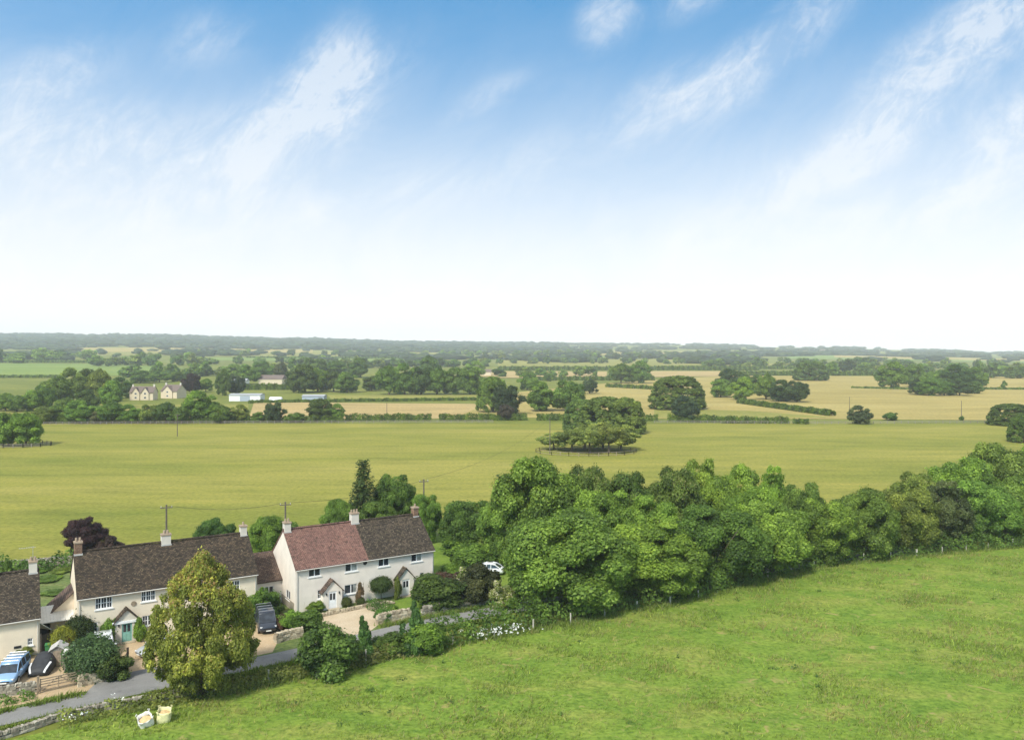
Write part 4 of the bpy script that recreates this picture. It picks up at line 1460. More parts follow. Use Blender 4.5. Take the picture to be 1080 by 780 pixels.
field_gate('dark five bar gate swung open beside the small rounded bush', (ga.x, ga.y, 0), (gb.x, gb.y + .3, 0), M['wood_dark'])
ga, gb = P(172, 704), P(186, 700)
field_gate('dark gate leaf half hidden behind the yellowing tree', (ga.x, ga.y, 0), (gb.x, gb.y, 0), M['wood_dark'])

def stone_wall(label, pts, height, thick, mat, seed, ragged=.15, size=(.22, .5)):
    rnd = random.Random(seed)
    m = MB()
    for a, b in zip(pts, pts[1:]):
        a, b = Vector((a[0], a[1], 0)), Vector((b[0], b[1], 0))
        L_ = (b - a).length
        rz = math.atan2(b.y - a.y, b.x - a.x)
        d = (b - a) / L_
        rows = max(2, int(height / .17))
        for r_ in range(rows):
            s = -rnd.uniform(0, .2)
            while s < L_:
                w = rnd.uniform(*size)
                top = height * (1 + rnd.uniform(-ragged, ragged))
                z = height * (r_ + .5) / rows
                if z < top:
                    c = a + d * (s + w / 2)
                    st_ = random.getstate(); random.seed(rnd.random())
                    m.obox((c.x + rnd.uniform(-.02, .02), c.y + rnd.uniform(-.02, .02), z), (w * .97, thick * rnd.uniform(.85, 1.1), height / rows * 1.08), rz + rnd.uniform(-.06, .06), .022, rnd.random())
                    random.setstate(st_)
                s += w
        s = 0
        while s < L_:                                          # cope stones on edge
            w = rnd.uniform(.12, .24)
            c = a + d * (s + w / 2)
            st_ = random.getstate(); random.seed(rnd.random())
            m.obox((c.x, c.y, height + .06 + rnd.uniform(-.05, .05)), (w * .9, thick * .95, .24), rz + rnd.uniform(-.15, .15), .03, rnd.random())
            random.setstate(st_)
            s += w
    o = m.build('stone_wall', mat)
    return tag(o, label, 'wall')
def pl(*pts):
    return [tuple(P(*p))[:2] for p in pts]
stone_wall('overgrown tumbled dry stone wall between lane and meadow', pl((-20, 785), (24, 772), (58, 760), (110, 748), (160, 739), (215, 729)), .38, .4, M['stone'], 3, .6, (.25, .6))
stone_wall('low dry stone wall in front of the pale blue car', pl((-30, 741), (0, 735), (37, 729)), .75, .4, M['stone'], 4)
stone_wall('short dry stone wall right of the closed gate', pl((83, 724), (104, 719), (122, 715)), .8, .4, M['stone_pale'], 5)
stone_wall('pale dry stone wall in front of the small lawn', pl((399, 658), (414, 655), (431, 652)), .95, .45, M['stone_pale'], 6)
stone_wall('dry stone wall along the lane under the dark red shrub', pl((446, 649), (480, 642), (524, 634)), .9, .45, M['stone'], 7)
stone_wall('short stone wall beside the navy van', pl((291, 678), (303, 674), (318, 671)), .8, .5, M['stone_pale'], 8, .35)
stone_wall('low stone edging along the pale forecourt', [(-22.1, 90.6), (-19.0, 92.9), (-15.6, 95.4), (-14.0, 95.9)], .22, .3, M['stone_pale'], 9, .1)
stone_wall('old dry stone wall between back gardens and hayfield', [(-72, 110.2), (-64, 113), (-50, 118.2), (-35, 124)], .9, .45, M['stone'], 10)

FENCE = [(-25.5, 70.7), (-18.1, 75.2), (-11.0, 79.9), (-7.4, 82.0), (3.7, 87.7), (7.4, 89.7), (14.1, 93.8), (17, 94.9), (24, 99.5), (28, 103.5), (44, 113.6), (50.4, 115.7), (63.8, 120), (71.4, 123), (95, 129.5)]
def wire_fence():
    t = thing('wire_fence', 'post and wire fence along the foot of the hedgerow trees', 'fence', (FENCE[0][0], FENCE[0][1], 0))
    o = Vector((FENCE[0][0], FENCE[0][1], 0))
    acc = 0.0
    for a, b in zip(FENCE, FENCE[1:]):
        a, b = Vector((*a, 0)), Vector((*b, 0))
        L_ = (b - a).length
        s = acc
        while s < L_:
            p = a.lerp(b, s / L_) - o
            hh = random.uniform(.85, 1.2)
            big = random.random() < .25
            w = .085 if big else .06
            MB().obox((p.x, p.y, hh / 2 - .1), (w * 2, w * 2, hh + .2 + .15 * big), random.uniform(0, 1), .012).build('fence_post', M['post'], t)
            s += 4.6
        acc = s - L_
    m = MB()
    for z in (.35, .65, .95):
        m.tube([Vector((x, y, z)) - o for x, y in FENCE], .008, 4)
    m.build('wire', M['wire'], t)
wire_fence()

def rail_fence(label, pts, step, h=1.15, rails=3, mat=None):
    t = thing('rail_fence', label, 'fence', pts[0])
    o = Vector(pts[0])
    m = MB()
    n = 0
    for a, b in zip(pts, pts[1:]):
        a, b = Vector(a), Vector(b)
        L_ = (b - a).length
        k = int(L_ / step)
        for i in range(k + 1):
            p = a.lerp(b, i / max(1, k)) - o
            if n < 100:
                MB().obox((p.x, p.y, h / 2), (.16, .16, h), 0).build('fence_post', mat or M['wood_grey'], t)
            n += 1
        for j in range(rails):
            z = h * (.3 + .65 * j / max(1, rails - 1))
            d = (b - a).normalized()
            m.add([a - o + Vector((0, -.04, z - .05)), b - o + Vector((0, -.04, z - .05)), b - o + Vector((0, -.04, z + .05)), a - o + Vector((0, -.04, z + .05)),
                   a - o + Vector((0, .04, z - .05)), b - o + Vector((0, .04, z - .05)), b - o + Vector((0, .04, z + .05)), a - o + Vector((0, .04, z + .05))],
                  [(3, 2, 1, 0), (4, 5, 6, 7), (0, 1, 5, 4), (1, 2, 6, 5), (2, 3, 7, 6), (3, 0, 4, 7)])
    m.build('rail', mat or M['wood_grey'], t)
rail_fence('long grey rail fence at the far left side of the hayfield', [P(46, 447.6), P(250, 446.6)], 2.4)
rail_fence('long grey rail fence at the far middle side of the hayfield', [P(252, 446.6), P(520, 445.6)], 2.8)
rail_fence('grey rail fence beside the domed trees', [P(690, 446), P(860, 447)], 2.6)
rail_fence('thin rail fence at the far right side of the hayfield', [P(862, 447), P(1060, 446)], 2.8)
# round paddock fence of the thorn clump
ec = P(618, 477)
pts = [(ec.x + 14.5 * math.cos(a), ec.y + 9 * math.sin(a), 0) for a in np.linspace(0, 2 * math.pi, 17)]
rail_fence('oval rail fence round the clump of thorn trees', pts, 2.2, 1.1, 2, M['wood'])
ec2 = P(16, 470)
pts = [(ec2.x + 11 * math.cos(a), ec2.y + 6 * math.sin(a), 0) for a in np.linspace(0, 2 * math.pi, 13)]
rail_fence('oval rail fence round the two trees at the left edge', pts, 2.2, 1.2, 3, M['wood_grey'])

# builder's bags on the meadow
def bulk_bag(label, c, mat, w, h, rz, fill, tilt):
    t = thing('bulk_bag', label, 'bag', c, rz)
    t.rotation_euler = (tilt[0], tilt[1], rz)
    rings = []
    rnd = random.Random(int(w * 100))
    for z, s in ((0, .96), (.12, 1.05), (h * .5, 1.10), (h * .82, 1.0), (h, 1.04), (h - .06, .93), (h * .62, .86)):
        rg = []
        for k in range(16):
            a = 2 * math.pi * k / 16
            e = max(abs(math.cos(a)), abs(math.sin(a)))
            q = (.5 * w / (e ** .7)) * s * (1 + rnd.uniform(-.05, .05))
            rg.append((math.cos(a) * q, math.sin(a) * q, z + (rnd.uniform(-.07, .07) if z > h * .7 else 0)))
        rings.append(rg)
    m = MB()
    m.loft(rings, caps=False)
    m.add(rings[0], [tuple(range(15, -1, -1))])
    m.build('bag', mat, t, True)
    m = MB()
    vs = [(0, 0, h * fill + .12)] + [(math.cos(2 * math.pi * k / 12) * w * .44, math.sin(2 * math.pi * k / 12) * w * .44, h * fill + rnd.uniform(-.05, .05)) for k in range(12)]
    m.add(vs, [(0, 1 + k, 1 + (k + 1) % 12) for k in range(12)])
    m.build('contents', M['sand'], t)
    for sx in (-1, 1):
        for sy in (-1, 1):
            MB().tube([(sx * w * .45, sy * w * .45, h - .1), (sx * w * .55, sy * w * .42, h + .12), (sx * w * .42, sy * w * .55, h + .1), (sx * w * .45, sy * w * .46, h - .12)], .03, 5).build('handle', mat, t)
b1, b2 = P(153, 767), P(171, 763)
bulk_bag('white builder\'s bag slumped open with sand, on the meadow', (b1.x, b1.y + .3, .10), M['bag'], 1.0, .85, R(35), .66, (R(20), R(-16)))
bulk_bag('yellowish builder\'s bag standing square beside the slumped white one', (b2.x, b2.y + .3, .10), M['bag_yellow'], .98, .95, R(15), .7, (R(11), R(5)))

# utility poles and their cables
POLES = {}
def pole(label, c, h, arm=True, mat=None):
    t = thing('utility_pole', label, 'pole', c, R(20), None)
    MB().tube([(0, 0, -.3), (0, 0, h)], [.15, .10], 8).build('post', mat or M['pole'], t)
    if arm:
        MB().box(-.75, .75, -.06, .06, h - .45, h - .33).build('crossarm', M['pole'], t)
        for x in (-.65, 0, .65):
            MB().tube([(x, 0, h - .33), (x, 0, h - .15)], [.05, .035], 6).build('insulator', M['ceramic'], t)
    return Vector(c) + Vector((0, 0, h - .1))
def qpole(label, px, top, h, arm=True):
    Y = (H - h) * F / (top - HOR)
    return pole(label, Q(px, Y), h, arm)
pa = qpole('dark utility pole rising behind the middle chimney of the long cream pair', 175.5, 532, 9.2)
pb = qpole('utility pole behind the left chimney of the pair with the red roof', 301, 529, 9.2)
pc = qpole('utility pole beyond the round trees behind the dark roof half', 447, 505, 9.2)
pd = pole('slender utility pole beside the clump of thorn trees', P(580, 478), 10.2, False)
pole('lone utility pole in the hayfield at the left', P(187, 460), 7.8)
pole('thin pole in the bleached strip field', P(408, 441), 6.8, False)
pole('thin pole beside the small loose tree on the right', P(896, 433), 6.8, False)
pole('lone thin pole in the broad straw pasture on the right', P(1014, 442), 8.0, False)
def cable(label, a, b, sag, r=.018):
    pts = []
    for i in range(15):
        t = i / 14
        p = Vector(a).lerp(Vector(b), t)
        p.z -= sag * 4 * t * (1 - t)
        pts.append(p)
    tag(MB().tube(pts, r, 4).build('power_cable', M['wire']), label, 'cable')
cable('cable from the middle chimney pole to the red roof pole', pa, pb, .7)
cable('cable from the red roof pole to the pole beyond the round trees', pb, pc, .8)
cable('long cable crossing the hayfield to the pole by the thorn trees', pc, pd, 2.2)

# ------------------------------------------------------------------ trees and shrubs
def tree_px(kind, px, Y, top, wpx, col, label, name='broadleaf_tree', group=None, cat='tree', over=1.0):
    loc = Q(px, Y)
    return plant(kind, loc, wpx * Y / F * over, max(1.5, hgt(top, Y) - loc.z), col, label, cat, name, group)

def shrub_px(kind, px, base, top, wpx, col, label, name='shrub', cat='shrub', Y=None, group=None):
    loc = P(px, base) if Y is None else Q(px, Y)
    return shrub(kind, loc, wpx * loc.y / F, max(.4, hgt(top, loc.y) - loc.z), col, label, name, cat, group)

# the big turning tree by the lane
tree_px('autumn0', 213, 71.0, 583, 106, (.300, .300, .062), 'tall rounded tree with rust tinged leaves standing by the lane', 'broadleaf_tree')

# hedgerow belt, front row
GR = 'trees of the hedgerow belt'
for kind, px, Y, top, w, col, lab in [
    ('broad0', 601, 95, 538, 122, DARK, 'wide dark olive tree at the left front corner of the hedgerow belt'),
    ('broad1', 690, 99.5, 549, 96, GREEN, 'fresh green big leaved tree right of the dark corner tree of the belt'),
    ('broad2', 757, 104, 530, 88, (0.096, 0.168, 0.034), 'full tree bulging towards the meadow in the front of the belt'),
    ('broad3', 815, 109, 528, 72, LIGHT, 'yellow green tree in the front row, the brightest against the meadow'),
    ('broad1', 870, 114.5, 522, 60, GREEN, 'rounded front row tree just after the yellow green one'),
    ('broad0', 914, 117.5, 514, 56, DARK, 'dark dense front row tree at the bend of the belt'),
    ('broad2', 955, 121, 509, 56, OLIVE, 'olive front row tree right of the bend of the belt'),
    ('tall0', 998, 124, 508, 58, SAGE, 'greyish thin front row tree showing bare twigs'),
    ('broad3', 1037, 128, 506, 62, GREEN, 'mid green front row tree right of the twiggy grey one'),
    ('broad0', 1080, 132, 502, 64, DARK, 'dark front row tree cut by the right edge'),
    ('broad1', 1125, 138, 496, 66, GREEN, 'last front row tree of the belt beyond the right edge')]:
    tree_px(kind, px, Y, top, w, col, lab, group=GR, over=1.08)
for kind, px, Y, top, w, col, lab in [
    ('broad3', 572, 112, 479, 92, DARK, 'tallest dark green tree at the left end of the back row'),
    ('broad2', 497, 122, 524, 58, DEEP, 'low dark tree between cottage lawn and tallest back row tree'),
    ('broad1', 533, 113, 512, 52, GREEN, 'smaller mid green tree leaning on the left of the tallest one'),
    ('candle0', 619, 113, 491, 60, (0.105, 0.168, 0.038), 'narrow chestnut with pale seed heads right of the tallest tree'),
    ('candle0', 662, 114, 497, 56, (0.102, 0.160, 0.034), 'rounder chestnut with pale seed heads, second from the tallest tree'),
    ('candle0', 712, 116, 493, 60, (0.109, 0.173, 0.036), 'broad chestnut with pale seed heads in front of the light ash trees'),
    ('tall1', 742, 124, 482, 52, LIME, 'light green feathery ash rising highest in the middle back row'),
    ('tall2', 783, 125, 488, 50, LIME, 'light green feathery ash right of the highest ash'),
    ('tall0', 816, 126, 493, 42, LIGHT, 'last thin pale ash where the back row drops'),
    ('broad0', 758, 121, 500, 50, GREEN, 'mid green crown filling the gap below the two ashes'),
    ('broad2', 846, 121, 503, 40, DARK, 'pointed dark tree alone at the end of the back row'),
    ('broad2', 688, 108, 519, 60, GREEN, 'full green tree between the rounder and the broad chestnut, one rank in front'),
    ('broad1', 640, 106, 512, 70, GREEN, 'hidden shoulder tree between dark corner tree and the chestnuts'),
    ('broad3', 790, 117, 512, 62, GREEN, 'second rank tree behind the yellow green front tree'),
    ('candle0', 966, 131, 498, 50, OLIVE, 'olive tree with pale tips behind the right part of the belt'),
    ('broad2', 1012, 139, 478, 66, GREEN, 'tall full tree at the right where the belt climbs'),
    ('broad3', 1056, 144, 466, 66, OLIVE, 'highest olive tree at the right end of the belt'),
    ('broad0', 1100, 147, 464, 66, GREEN, 'tall green tree cut by the right edge behind the belt')]:
    tree_px(kind, px, Y, top, w, col, lab, group=GR, over=1.06)
# undergrowth along the fence
ug = [(2, 89.3, 0), (14.1, 95.6, 0), (24, 101.4, 0), (28, 105), (44, 115.4), (63.8, 121.8), (95, 131)]
ug = [(p[0], p[1], 0) for p in ug]
tag(leafy_strip('undergrowth', ug, 3.6, 1.9, (0.116, 0.195, 0.038), size=.13, dens=34, seed=31, uneven=.4), 'brambles and low growth along the foot of the hedgerow trees', 'undergrowth', kind='stuff')

# trees and bushes round the gardens
tree_px('conifer', 383, 128, 484, 66, (0.072, 0.120, 0.036), 'pointed dark spruce behind the cottage with the red roof half', 'conifer_tree')
tree_px('broad1', 416, 130, 496, 46, DEEP, 'rounded dark tree right of the pointed spruce')
tree_px('broad2', 450, 127, 517, 34, DARK, 'lower round tree behind the chimney of the dark roof half')
tree_px('broad0', 357, 125, 525, 36, DARK, 'low dark tree left of the pointed spruce')
tree_px('broad3', 398, 124, 527, 44, DEEP, 'low dark tree between spruce and rounded dark tree')
tree_px('broad1', 90, 119, 544, 42, COPPER, 'dark copper beech behind the left end of the long cream pair', 'copper_beech')
shrub_px('shrub1', 117, 0, 566, 24, (0.084, 0.048, 0.042), 'low reddish bush right of the dark copper beech', Y=117)
tree_px('broad2', 228, 118, 543, 40, (0.075, 0.147, 0.034), 'small green tree peeping over the long dark roof')
tree_px('broad0', 283, 117, 543, 44, DARK, 'small green tree in the back garden between both cottage pairs')
tree_px('broad3', 303, 118, 550, 30, DEEP, 'dark small tree touching the red roof pair at its back')
shrub_px('shrub0', 500, 0, 572, 42, DARK, 'rounded dark shrub on the lawn beyond the last cottage', Y=112)
shrub_px('shrub2', 488, 0, 560, 44, GREEN, 'loose green shrub at the foot of the low dark tree', Y=120)
shrub_px('shrub1', 515, 0, 566, 34, OLIVE, 'olive shrub behind the white car', Y=117)
shrub_px('shrub2', 462, 640, 605, 54, (0.087, 0.135, 0.032), 'large mixed green shrub on the lane side of the last cottage')
shrub_px('shrub0', 469, 628, 602, 44, (0.092, 0.056, 0.042), 'dark red leaved shrub behind the large mixed shrub')
shrub_px('shrub1', 504, 634, 597, 46, (0.072, 0.083, 0.034), 'dusky brown green shrub in front of the white car')
shrub_px('bloom', 528, 641, 612, 26, OLIVE, 'cream flowering shrub at the left foot of the dark corner tree', cat='shrub')
shrub_px('bloom', 490, 628, 598, 26, OLIVE, 'pale cream shrub beside the dusky brown green one')
shrub_px('ball', 97, 713, 668, 48, (0.087, 0.147, 0.055), 'big grey green rounded bush at the lane beside the closed gate', 'bush', 'bush')
shrub_px('shrub0', 121, 716, 688, 32, (0.084, 0.120, 0.032), 'smaller olive rounded bush at the open dark gate', 'bush', 'bush')
shrub_px('ball', 84, 682, 646, 26, (0.049, 0.078, 0.027), 'dark green clipped dome against the cream gable corner', 'bush', 'bush')
shrub_px('ball', 67, 689, 659, 23, (0.239, 0.262, 0.034), 'yellow green rounded conifer beside the open carport', 'bush', 'bush')
shrub_px('shrub1', 71.5, 691, 672, 14, (0.125, 0.022, 0.028), 'small crimson shrub at the foot of the yellow green conifer')
shrub_px('shrub2', 25, 694, 683, 18, (0.189, 0.225, 0.053), 'pale low shrub against the wall of the left house')
shrub_px('shrub1', 0, 690, 678, 16, GREEN, 'low green shrub at the left edge against the cream wall')
shrub_px('shrub0', 115, 678, 650, 17, DARK, 'climbing plant on the left of the sage green door', 'climber', 'climber')
shrub_px('shrub1', 147, 676, 652, 12, GREEN, 'climbing plant on the right of the sage green door', 'climber', 'climber')
shrub_px('shrub1', 90, 678, 664, 14, GREEN, 'green shrub between clipped dome and small window')
shrub_px('shrub0', 278, 652, 618, 30, (0.102, 0.180, 0.034), 'bright leafy climber at the right end of the long cream pair')
shrub_px('shrub2', 262, 655, 628, 22, GREEN, 'green shrub between turning tree and navy van')
shrub_px('shrub1', 290, 648, 632, 20, (0.093, 0.150, 0.032), 'green shrub under the gable of the white cottage')
shrub_px('shrub0', 307, 663, 642, 24, GREEN, 'dense green shrub at the corner of the white cottage')
shrub_px('shrub2', 325, 665, 643, 32, (0.107, 0.188, 0.036), 'fresh green shrub on the short stone wall by the navy van')
shrub_px('shrub1', 298, 664, 648, 16, (0.100, 0.060, 0.040), 'reddish shrub beside the navy van')
shrub_px('shrub2', 333, 645, 634, 18, GREEN, 'low green shrub under the small window of the white cottage')
shrub_px('ball', 365, 639, 629, 11, (0.080, 0.105, 0.032), 'small clipped globe right of the white front door', 'bush', 'bush')
shrub_px('ball', 380, 637, 629, 9, (0.080, 0.105, 0.034), 'smallest clipped globe near the brown trellis', 'bush', 'bush')
t = thing('topiary_tree', 'small standard tree with round head at the middle of the white pair', 'tree', P(402, 632))
c = bpy.data.objects.new('crown', CROWNS['ball']); COL.objects.link(c); c.parent = t
c.scale = (1.232, 1.275, 0.892); c.location = (0, 0, 1.0); c.color = (.062, .10, .03, 1)
MB().tube([(0, 0, -.1), (0, 0, 1.4)], [.06, .045], 6).build('trunk', M['bark'], t)
shrub_px('shrub0', 419, 632, 606, 8, (0.123, 0.158, 0.032), 'climber on the left of the right hand white door', 'climber', 'climber')
shrub_px('shrub1', 440, 627, 612, 10, (0.102, 0.150, 0.042), 'climber on the right of the right hand white door', 'climber', 'climber')
tr = P(379.5, 637)
t = thing('trellis', 'brown trellis with withered climber between both halves of the white pair', 'trellis', (tr.x, tr.y, 0), A2)
m = MB()
for k in range(5): m.box(-.45 + k * .22, -.42 + k * .22, -.02, .02, 0, 2.5)
for k in range(8): m.box(-.48, .48, -.045, -.021, .2 + k * .3, .23 + k * .3)
m.build('lattice', M['wood'], t)
c = bpy.data.objects.new('climber', CROWNS['shrub1']); COL.objects.link(c); c.parent = t
c.scale = (.5, .25, 1.2); c.color = (.22, .15, .09, 1)
for px, base, top, w, col, lab in [(476, 612, 594, 26, GREEN, 'round green shrub at the right corner of the last cottage'), (487, 600, 583, 24, DARK, 'dark shrub on the lawn right of the last cottage'),
                                   (512, 622, 606, 26, OLIVE, 'olive shrub between the cream flowering one and the white car'), (268, 640, 622, 22, DARK, 'dark shrub behind the navy van'), (538, 640, 622, 26, GREEN, 'green shrub under the dark corner tree')]:
    shrub_px('shrub2', px, base, top, w, col, lab)
# clipped hedge
a, b = P(391, 641), P(416, 650)
tag(leafy_strip('hedge', [(a.x, a.y, 0), (b.x, b.y, 0)], 1.25, 1.15, (0.080, 0.165, 0.027), size=.075, dens=110, seed=41, uneven=.02, clip=True), 'neatly clipped green hedge between forecourt and small lawn', 'hedge')
m = MB()
shrub_px('shrub2', 404, 655, 642, 18, (0.123, 0.225, 0.042), 'bright green shrub at the end of the clipped hedge')
# roadside plants on the near side of the lane
shrub_px('shrub0', 345, 713, 655, 58, (0.102, 0.162, 0.034), 'large loose shrub standing alone on the near side of the lane')
shrub_px('sapling', 383, 694, 650, 26, (0.090, 0.180, 0.042), 'slim young tree right of the large loose lane shrub', 'sapling', 'tree')
shrub_px('sapling', 437, 689, 634, 28, (0.090, 0.180, 0.047), 'taller slim young tree in front of the pale stone wall', 'sapling', 'tree')
shrub_px('shrub1', 415, 688, 668, 40, (0.109, 0.173, 0.036), 'low bush between the two slim young trees')
shrub_px('shrub2', 449, 688, 656, 44, GREEN, 'leafy bush at the foot of the taller young tree')
shrub_px('shrub1', 365, 700, 680, 30, (0.116, 0.158, 0.037), 'low bush right beside the large loose shrub')
hp = [P(455, 683), P(500, 671), P(540, 662), P(575, 656)]
tag(leafy_strip('hedge', [(p.x, p.y, 0) for p in hp], 2.8, 2.7, (0.116, 0.192, 0.036), size=.13, dens=34, seed=42, uneven=.4), 'untrimmed bright hedge on the near side of the lane', 'hedge')
hp = [P(385, 700), P(420, 690), P(458, 683)]
tag(leafy_strip('bramble', [(p.x, p.y, 0) for p in hp], 1.8, 1.1, (0.145, 0.158, 0.047), size=.12, dens=34, seed=43, uneven=.4), 'brownish bramble bank on the meadow edge below the young trees', 'bramble', kind='stuff')
hp = [P(150, 747), P(215, 733), P(270, 722), P(330, 709), P(385, 700)]
tag(leafy_strip('bramble', [(p.x, p.y, 0) for p in hp], 2.0, .75, (0.160, 0.188, 0.047), size=.11, dens=60, seed=44, uneven=.6), 'low rough growth along the tumbled wall by the lane', 'bramble', kind='stuff')
hp = [P(60, 762), P(110, 752), P(160, 744)]
tag(leafy_strip('bramble', [(p.x, p.y, 0) for p in hp], 1.7, .6, (0.174, 0.210, 0.053), size=.10, dens=60, seed=45, uneven=.6), 'weeds over the tumbled wall above the two builder\'s bags', 'bramble', kind='stuff')
hp = [P(0, 741), P(22, 736), P(40, 732)]
tag(leafy_strip('hedge', [(p.x, p.y - .5, 0) for p in hp], 1.1, .8, (0.102, 0.180, 0.038), size=.09, dens=60, seed=46, uneven=.5), 'low weedy hedge before the wall at the left edge', 'hedge')
hp = [(-72, 110), (-64, 112.2), (-50, 117.2), (-36, 122.6)]
tag(leafy_strip('hedge', [(x, y - 1.6, 0) for x, y in hp], 2.4, 1.5, (0.102, 0.177, 0.036), size=.16, dens=26, seed=47, uneven=.5), 'garden hedge along the old wall behind the long pair', 'hedge')
for px, Y, top, w, col, lab in [(48, 106, 610, 30, (0.174, 0.262, 0.037), 'bright yellow green bush in the back garden left of the long pair'), (58, 100, 622, 26, DARK, 'dark bush behind the small lean-to roof'), (40, 110, 604, 22, GREEN, 'green bush behind the left house chimney'), (66, 110, 602, 22, OLIVE, 'olive bush behind the gable of the long pair'),
                                (8, 103, 592, 16, DARK, 'dark bush behind the ridge of the left house')]:
    shrub_px('shrub1', px, 0, top, w, col, lab, Y=Y)
hp = [(-34, 119), (-27, 121), (-20, 124)]
tag(leafy_strip('hedge', [(x, y, 0) for x, y in hp], 2.2, 2.0, (0.080, 0.150, 0.034), size=.15, dens=30, seed=48, uneven=.3), 'dark garden hedge behind the gap between the cottage pairs', 'hedge')

# white flowers at the meadow edge
def flowers():
    rng = rr(77)
    pts = []
    for cx, cy, n, s in ((523, 673, 60, 1.3), (540, 668, 30, .9), (503, 676, 22, .9), (78, 765, 9, .6), (130, 745, 5, .5)):
        c = P(cx, cy)
        for _ in range(n):
            pts.append((c.x + rng.normal() * s, c.y + rng.normal() * .35 + .2, rng.uniform(.45, 1.05)))
    pts = np.array(pts)
    P3 = np.repeat(pts, 7, axis=0) + rng.normal(size=(len(pts) * 7, 3)) * .06
    v, q = leaves(P3, rng.normal(size=P3.shape) + np.array([0, -.5, 1]), .055, rng)
    o = bpy.data.objects.new('flowers', np_mesh('flowers', v, q, M['petal'], {'tone': rng.random(len(q))}))
    COL.objects.link(o)
    tag(o, 'drift of white flowers at the meadow edge', 'flowers', kind='stuff')
flowers()
# rough grass along lane, verge and fence
rng = rr(9)
pts = []
for a, b in zip(FENCE, FENCE[1:]):
    L_ = math.dist(a, b)
    for _ in range(int(L_ * 34)):
        t_ = rng.random()
        pts.append((a[0] + (b[0] - a[0]) * t_ + rng.normal() * .5, a[1] + (b[1] - a[1]) * t_ + rng.normal() * .55 - .2, 0))
for (x0, y0), (x1, y1) in [((-46, 63.9), (-41, 67.6)), ((-40, 68.3), (-36.8, 70.8)), ((-60, 49.5), (-40, 63.6)), ((-40, 63.6), (-24, 75.2)), ((-24, 75.2), (-10, 85.8)), ((-10, 85.8), (0, 91)), ((-14, 88.0), (-4, 94.2))]:
    L_ = math.dist((x0, y0), (x1, y1))
    for _ in range(int(L_ * 40)):
        t_ = rng.random()
        pts.append((x0 + (x1 - x0) * t_ + rng.normal() * .25, y0 + (y1 - y0) * t_ + rng.normal() * .25, 0))
tag(scatter_blades('grass', np.array(pts), .2, .6, .07, M['grass'], (.17, .24, .045), 8), 'long grass along the lane and the wire fence', 'grass', kind='stuff')

# ------------------------------------------------------------------ middle distance
def mid(kind, px, base, top, w, col, lab, group=None, name='broadleaf_tree'):
    loc = P(px, base)
    return plant(kind, loc, w * loc.y / F, max(2, hgt(top, loc.y) - loc.z), col, lab, 'tree', name, group)

mid('mid0', 9, 470, 434, 34, DARK, 'left tree of the fenced pair standing in the hayfield')
mid('mid1', 27, 470, 435, 38, GREEN, 'right tree of the fenced pair standing in the hayfield')
G1 = 'thorn trees in the oval fence'
for i, (px, base, top, w, lab) in enumerate([
    (584, 474, 456, 34, 'lowest flat thorn tree at the left end of the fenced clump'), (603, 476, 451, 40, 'flat thorn tree, second from the left in the fenced clump'),
    (617, 473, 447, 40, 'flat thorn tree in the back middle of the fenced clump'), (622, 477.5, 449, 40, 'flat thorn tree in the front middle of the fenced clump'),
    (636, 473, 445, 40, 'tallest flat thorn tree of the fenced clump'), (642, 477.5, 447, 40, 'flat thorn tree in front of the tallest of the clump'),
    (655, 475, 447, 40, 'flat thorn tree at the right end of the fenced clump')]):
    mid(f'thorn{i % 2}', px, base, top, w, (.235, .285, .070), lab, G1, 'thorn_tree')
G2 = 'domed trees beyond the hayfield'
mid('dome0', 614, 454, 419, 44, (.160, .225, .055), 'domed dark tree at the left of the merged dome beyond the hayfield', G2)
mid('dome1', 637, 456, 416, 58, (.165, .232, .056), 'highest domed dark tree in the merged dome', G2)
mid('dome2', 660, 457, 417, 44, (.168, .235, .057), 'domed dark tree at the right of the merged dome', G2)
mid('dome1', 714, 431, 394, 62, (.150, .215, .050), 'broad single domed tree in the straw pasture')
mid('mid2', 723, 444, 418, 27, (0.068, 0.102, 0.051), 'small dark bushy tree in front of the broad single dome')
mid('dome2', 520, 434, 395, 38, (0.147, 0.217, 0.045), 'large leaning dome tree left of the centre')
mid('mid0', 536, 437, 406, 34, (.050, .080, .03), 'rounded tree at the right foot of the large leaning dome tree')
mid('shrub0' if False else 'mid1', 533, 443, 426, 18, (.085, .070, .055), 'small pinkish brown bush tree on the roadside hedge')
mid('mid2', 570, 433, 403, 34, DARK, 'left tree of the dark pair at the centre roadside')
mid('mid0', 599, 433, 400, 36, DARK, 'right tree of the dark pair at the centre roadside')
mid('mid1', 622, 415, 400, 20, (.06, .10, .035), 'small round tree behind the dark roadside pair')
mid('mid0', 556, 411, 392, 22, GREEN, 'round green tree behind the large leaning dome')
mid('mid1', 655, 404, 383, 24, DARK, 'left tree of the twin trees in the centre distance')
mid('mid2', 674, 404, 381, 24, DARK, 'right tree of the twin trees in the centre distance')
mid('mid0', 578, 402, 394, 10, DARK, 'tiny tree on the pale straw strip hedge')
G3 = 'trees of the right roadside copse'
for i, (px, base, top, w, col, lab) in enumerate([
    (760, 419, 399, 26, GREEN, 'left low tree of the copse right of the broad dome'), (770, 413, 389, 30, (0.072, 0.112, 0.033), 'dark back tree of the copse right of the broad dome'),
    (783, 422, 398, 26, GREEN, 'bright low tree in the front of the roadside copse'), (793, 415, 395, 26, (0.090, 0.150, 0.033), 'middle tree of the roadside copse'),
    (808, 421, 394, 24, DARK, 'pointed dark tree in the middle of the roadside copse'), (824, 423, 401, 26, (0.075, 0.120, 0.040), 'pale tree near the right end of the roadside copse'),
    (840, 424, 401, 26, (0.075, 0.120, 0.040), 'last pale tree at the right end of the roadside copse')]):
    mid(f'mid{i % 3}', px, base, top, w, col, lab, G3)
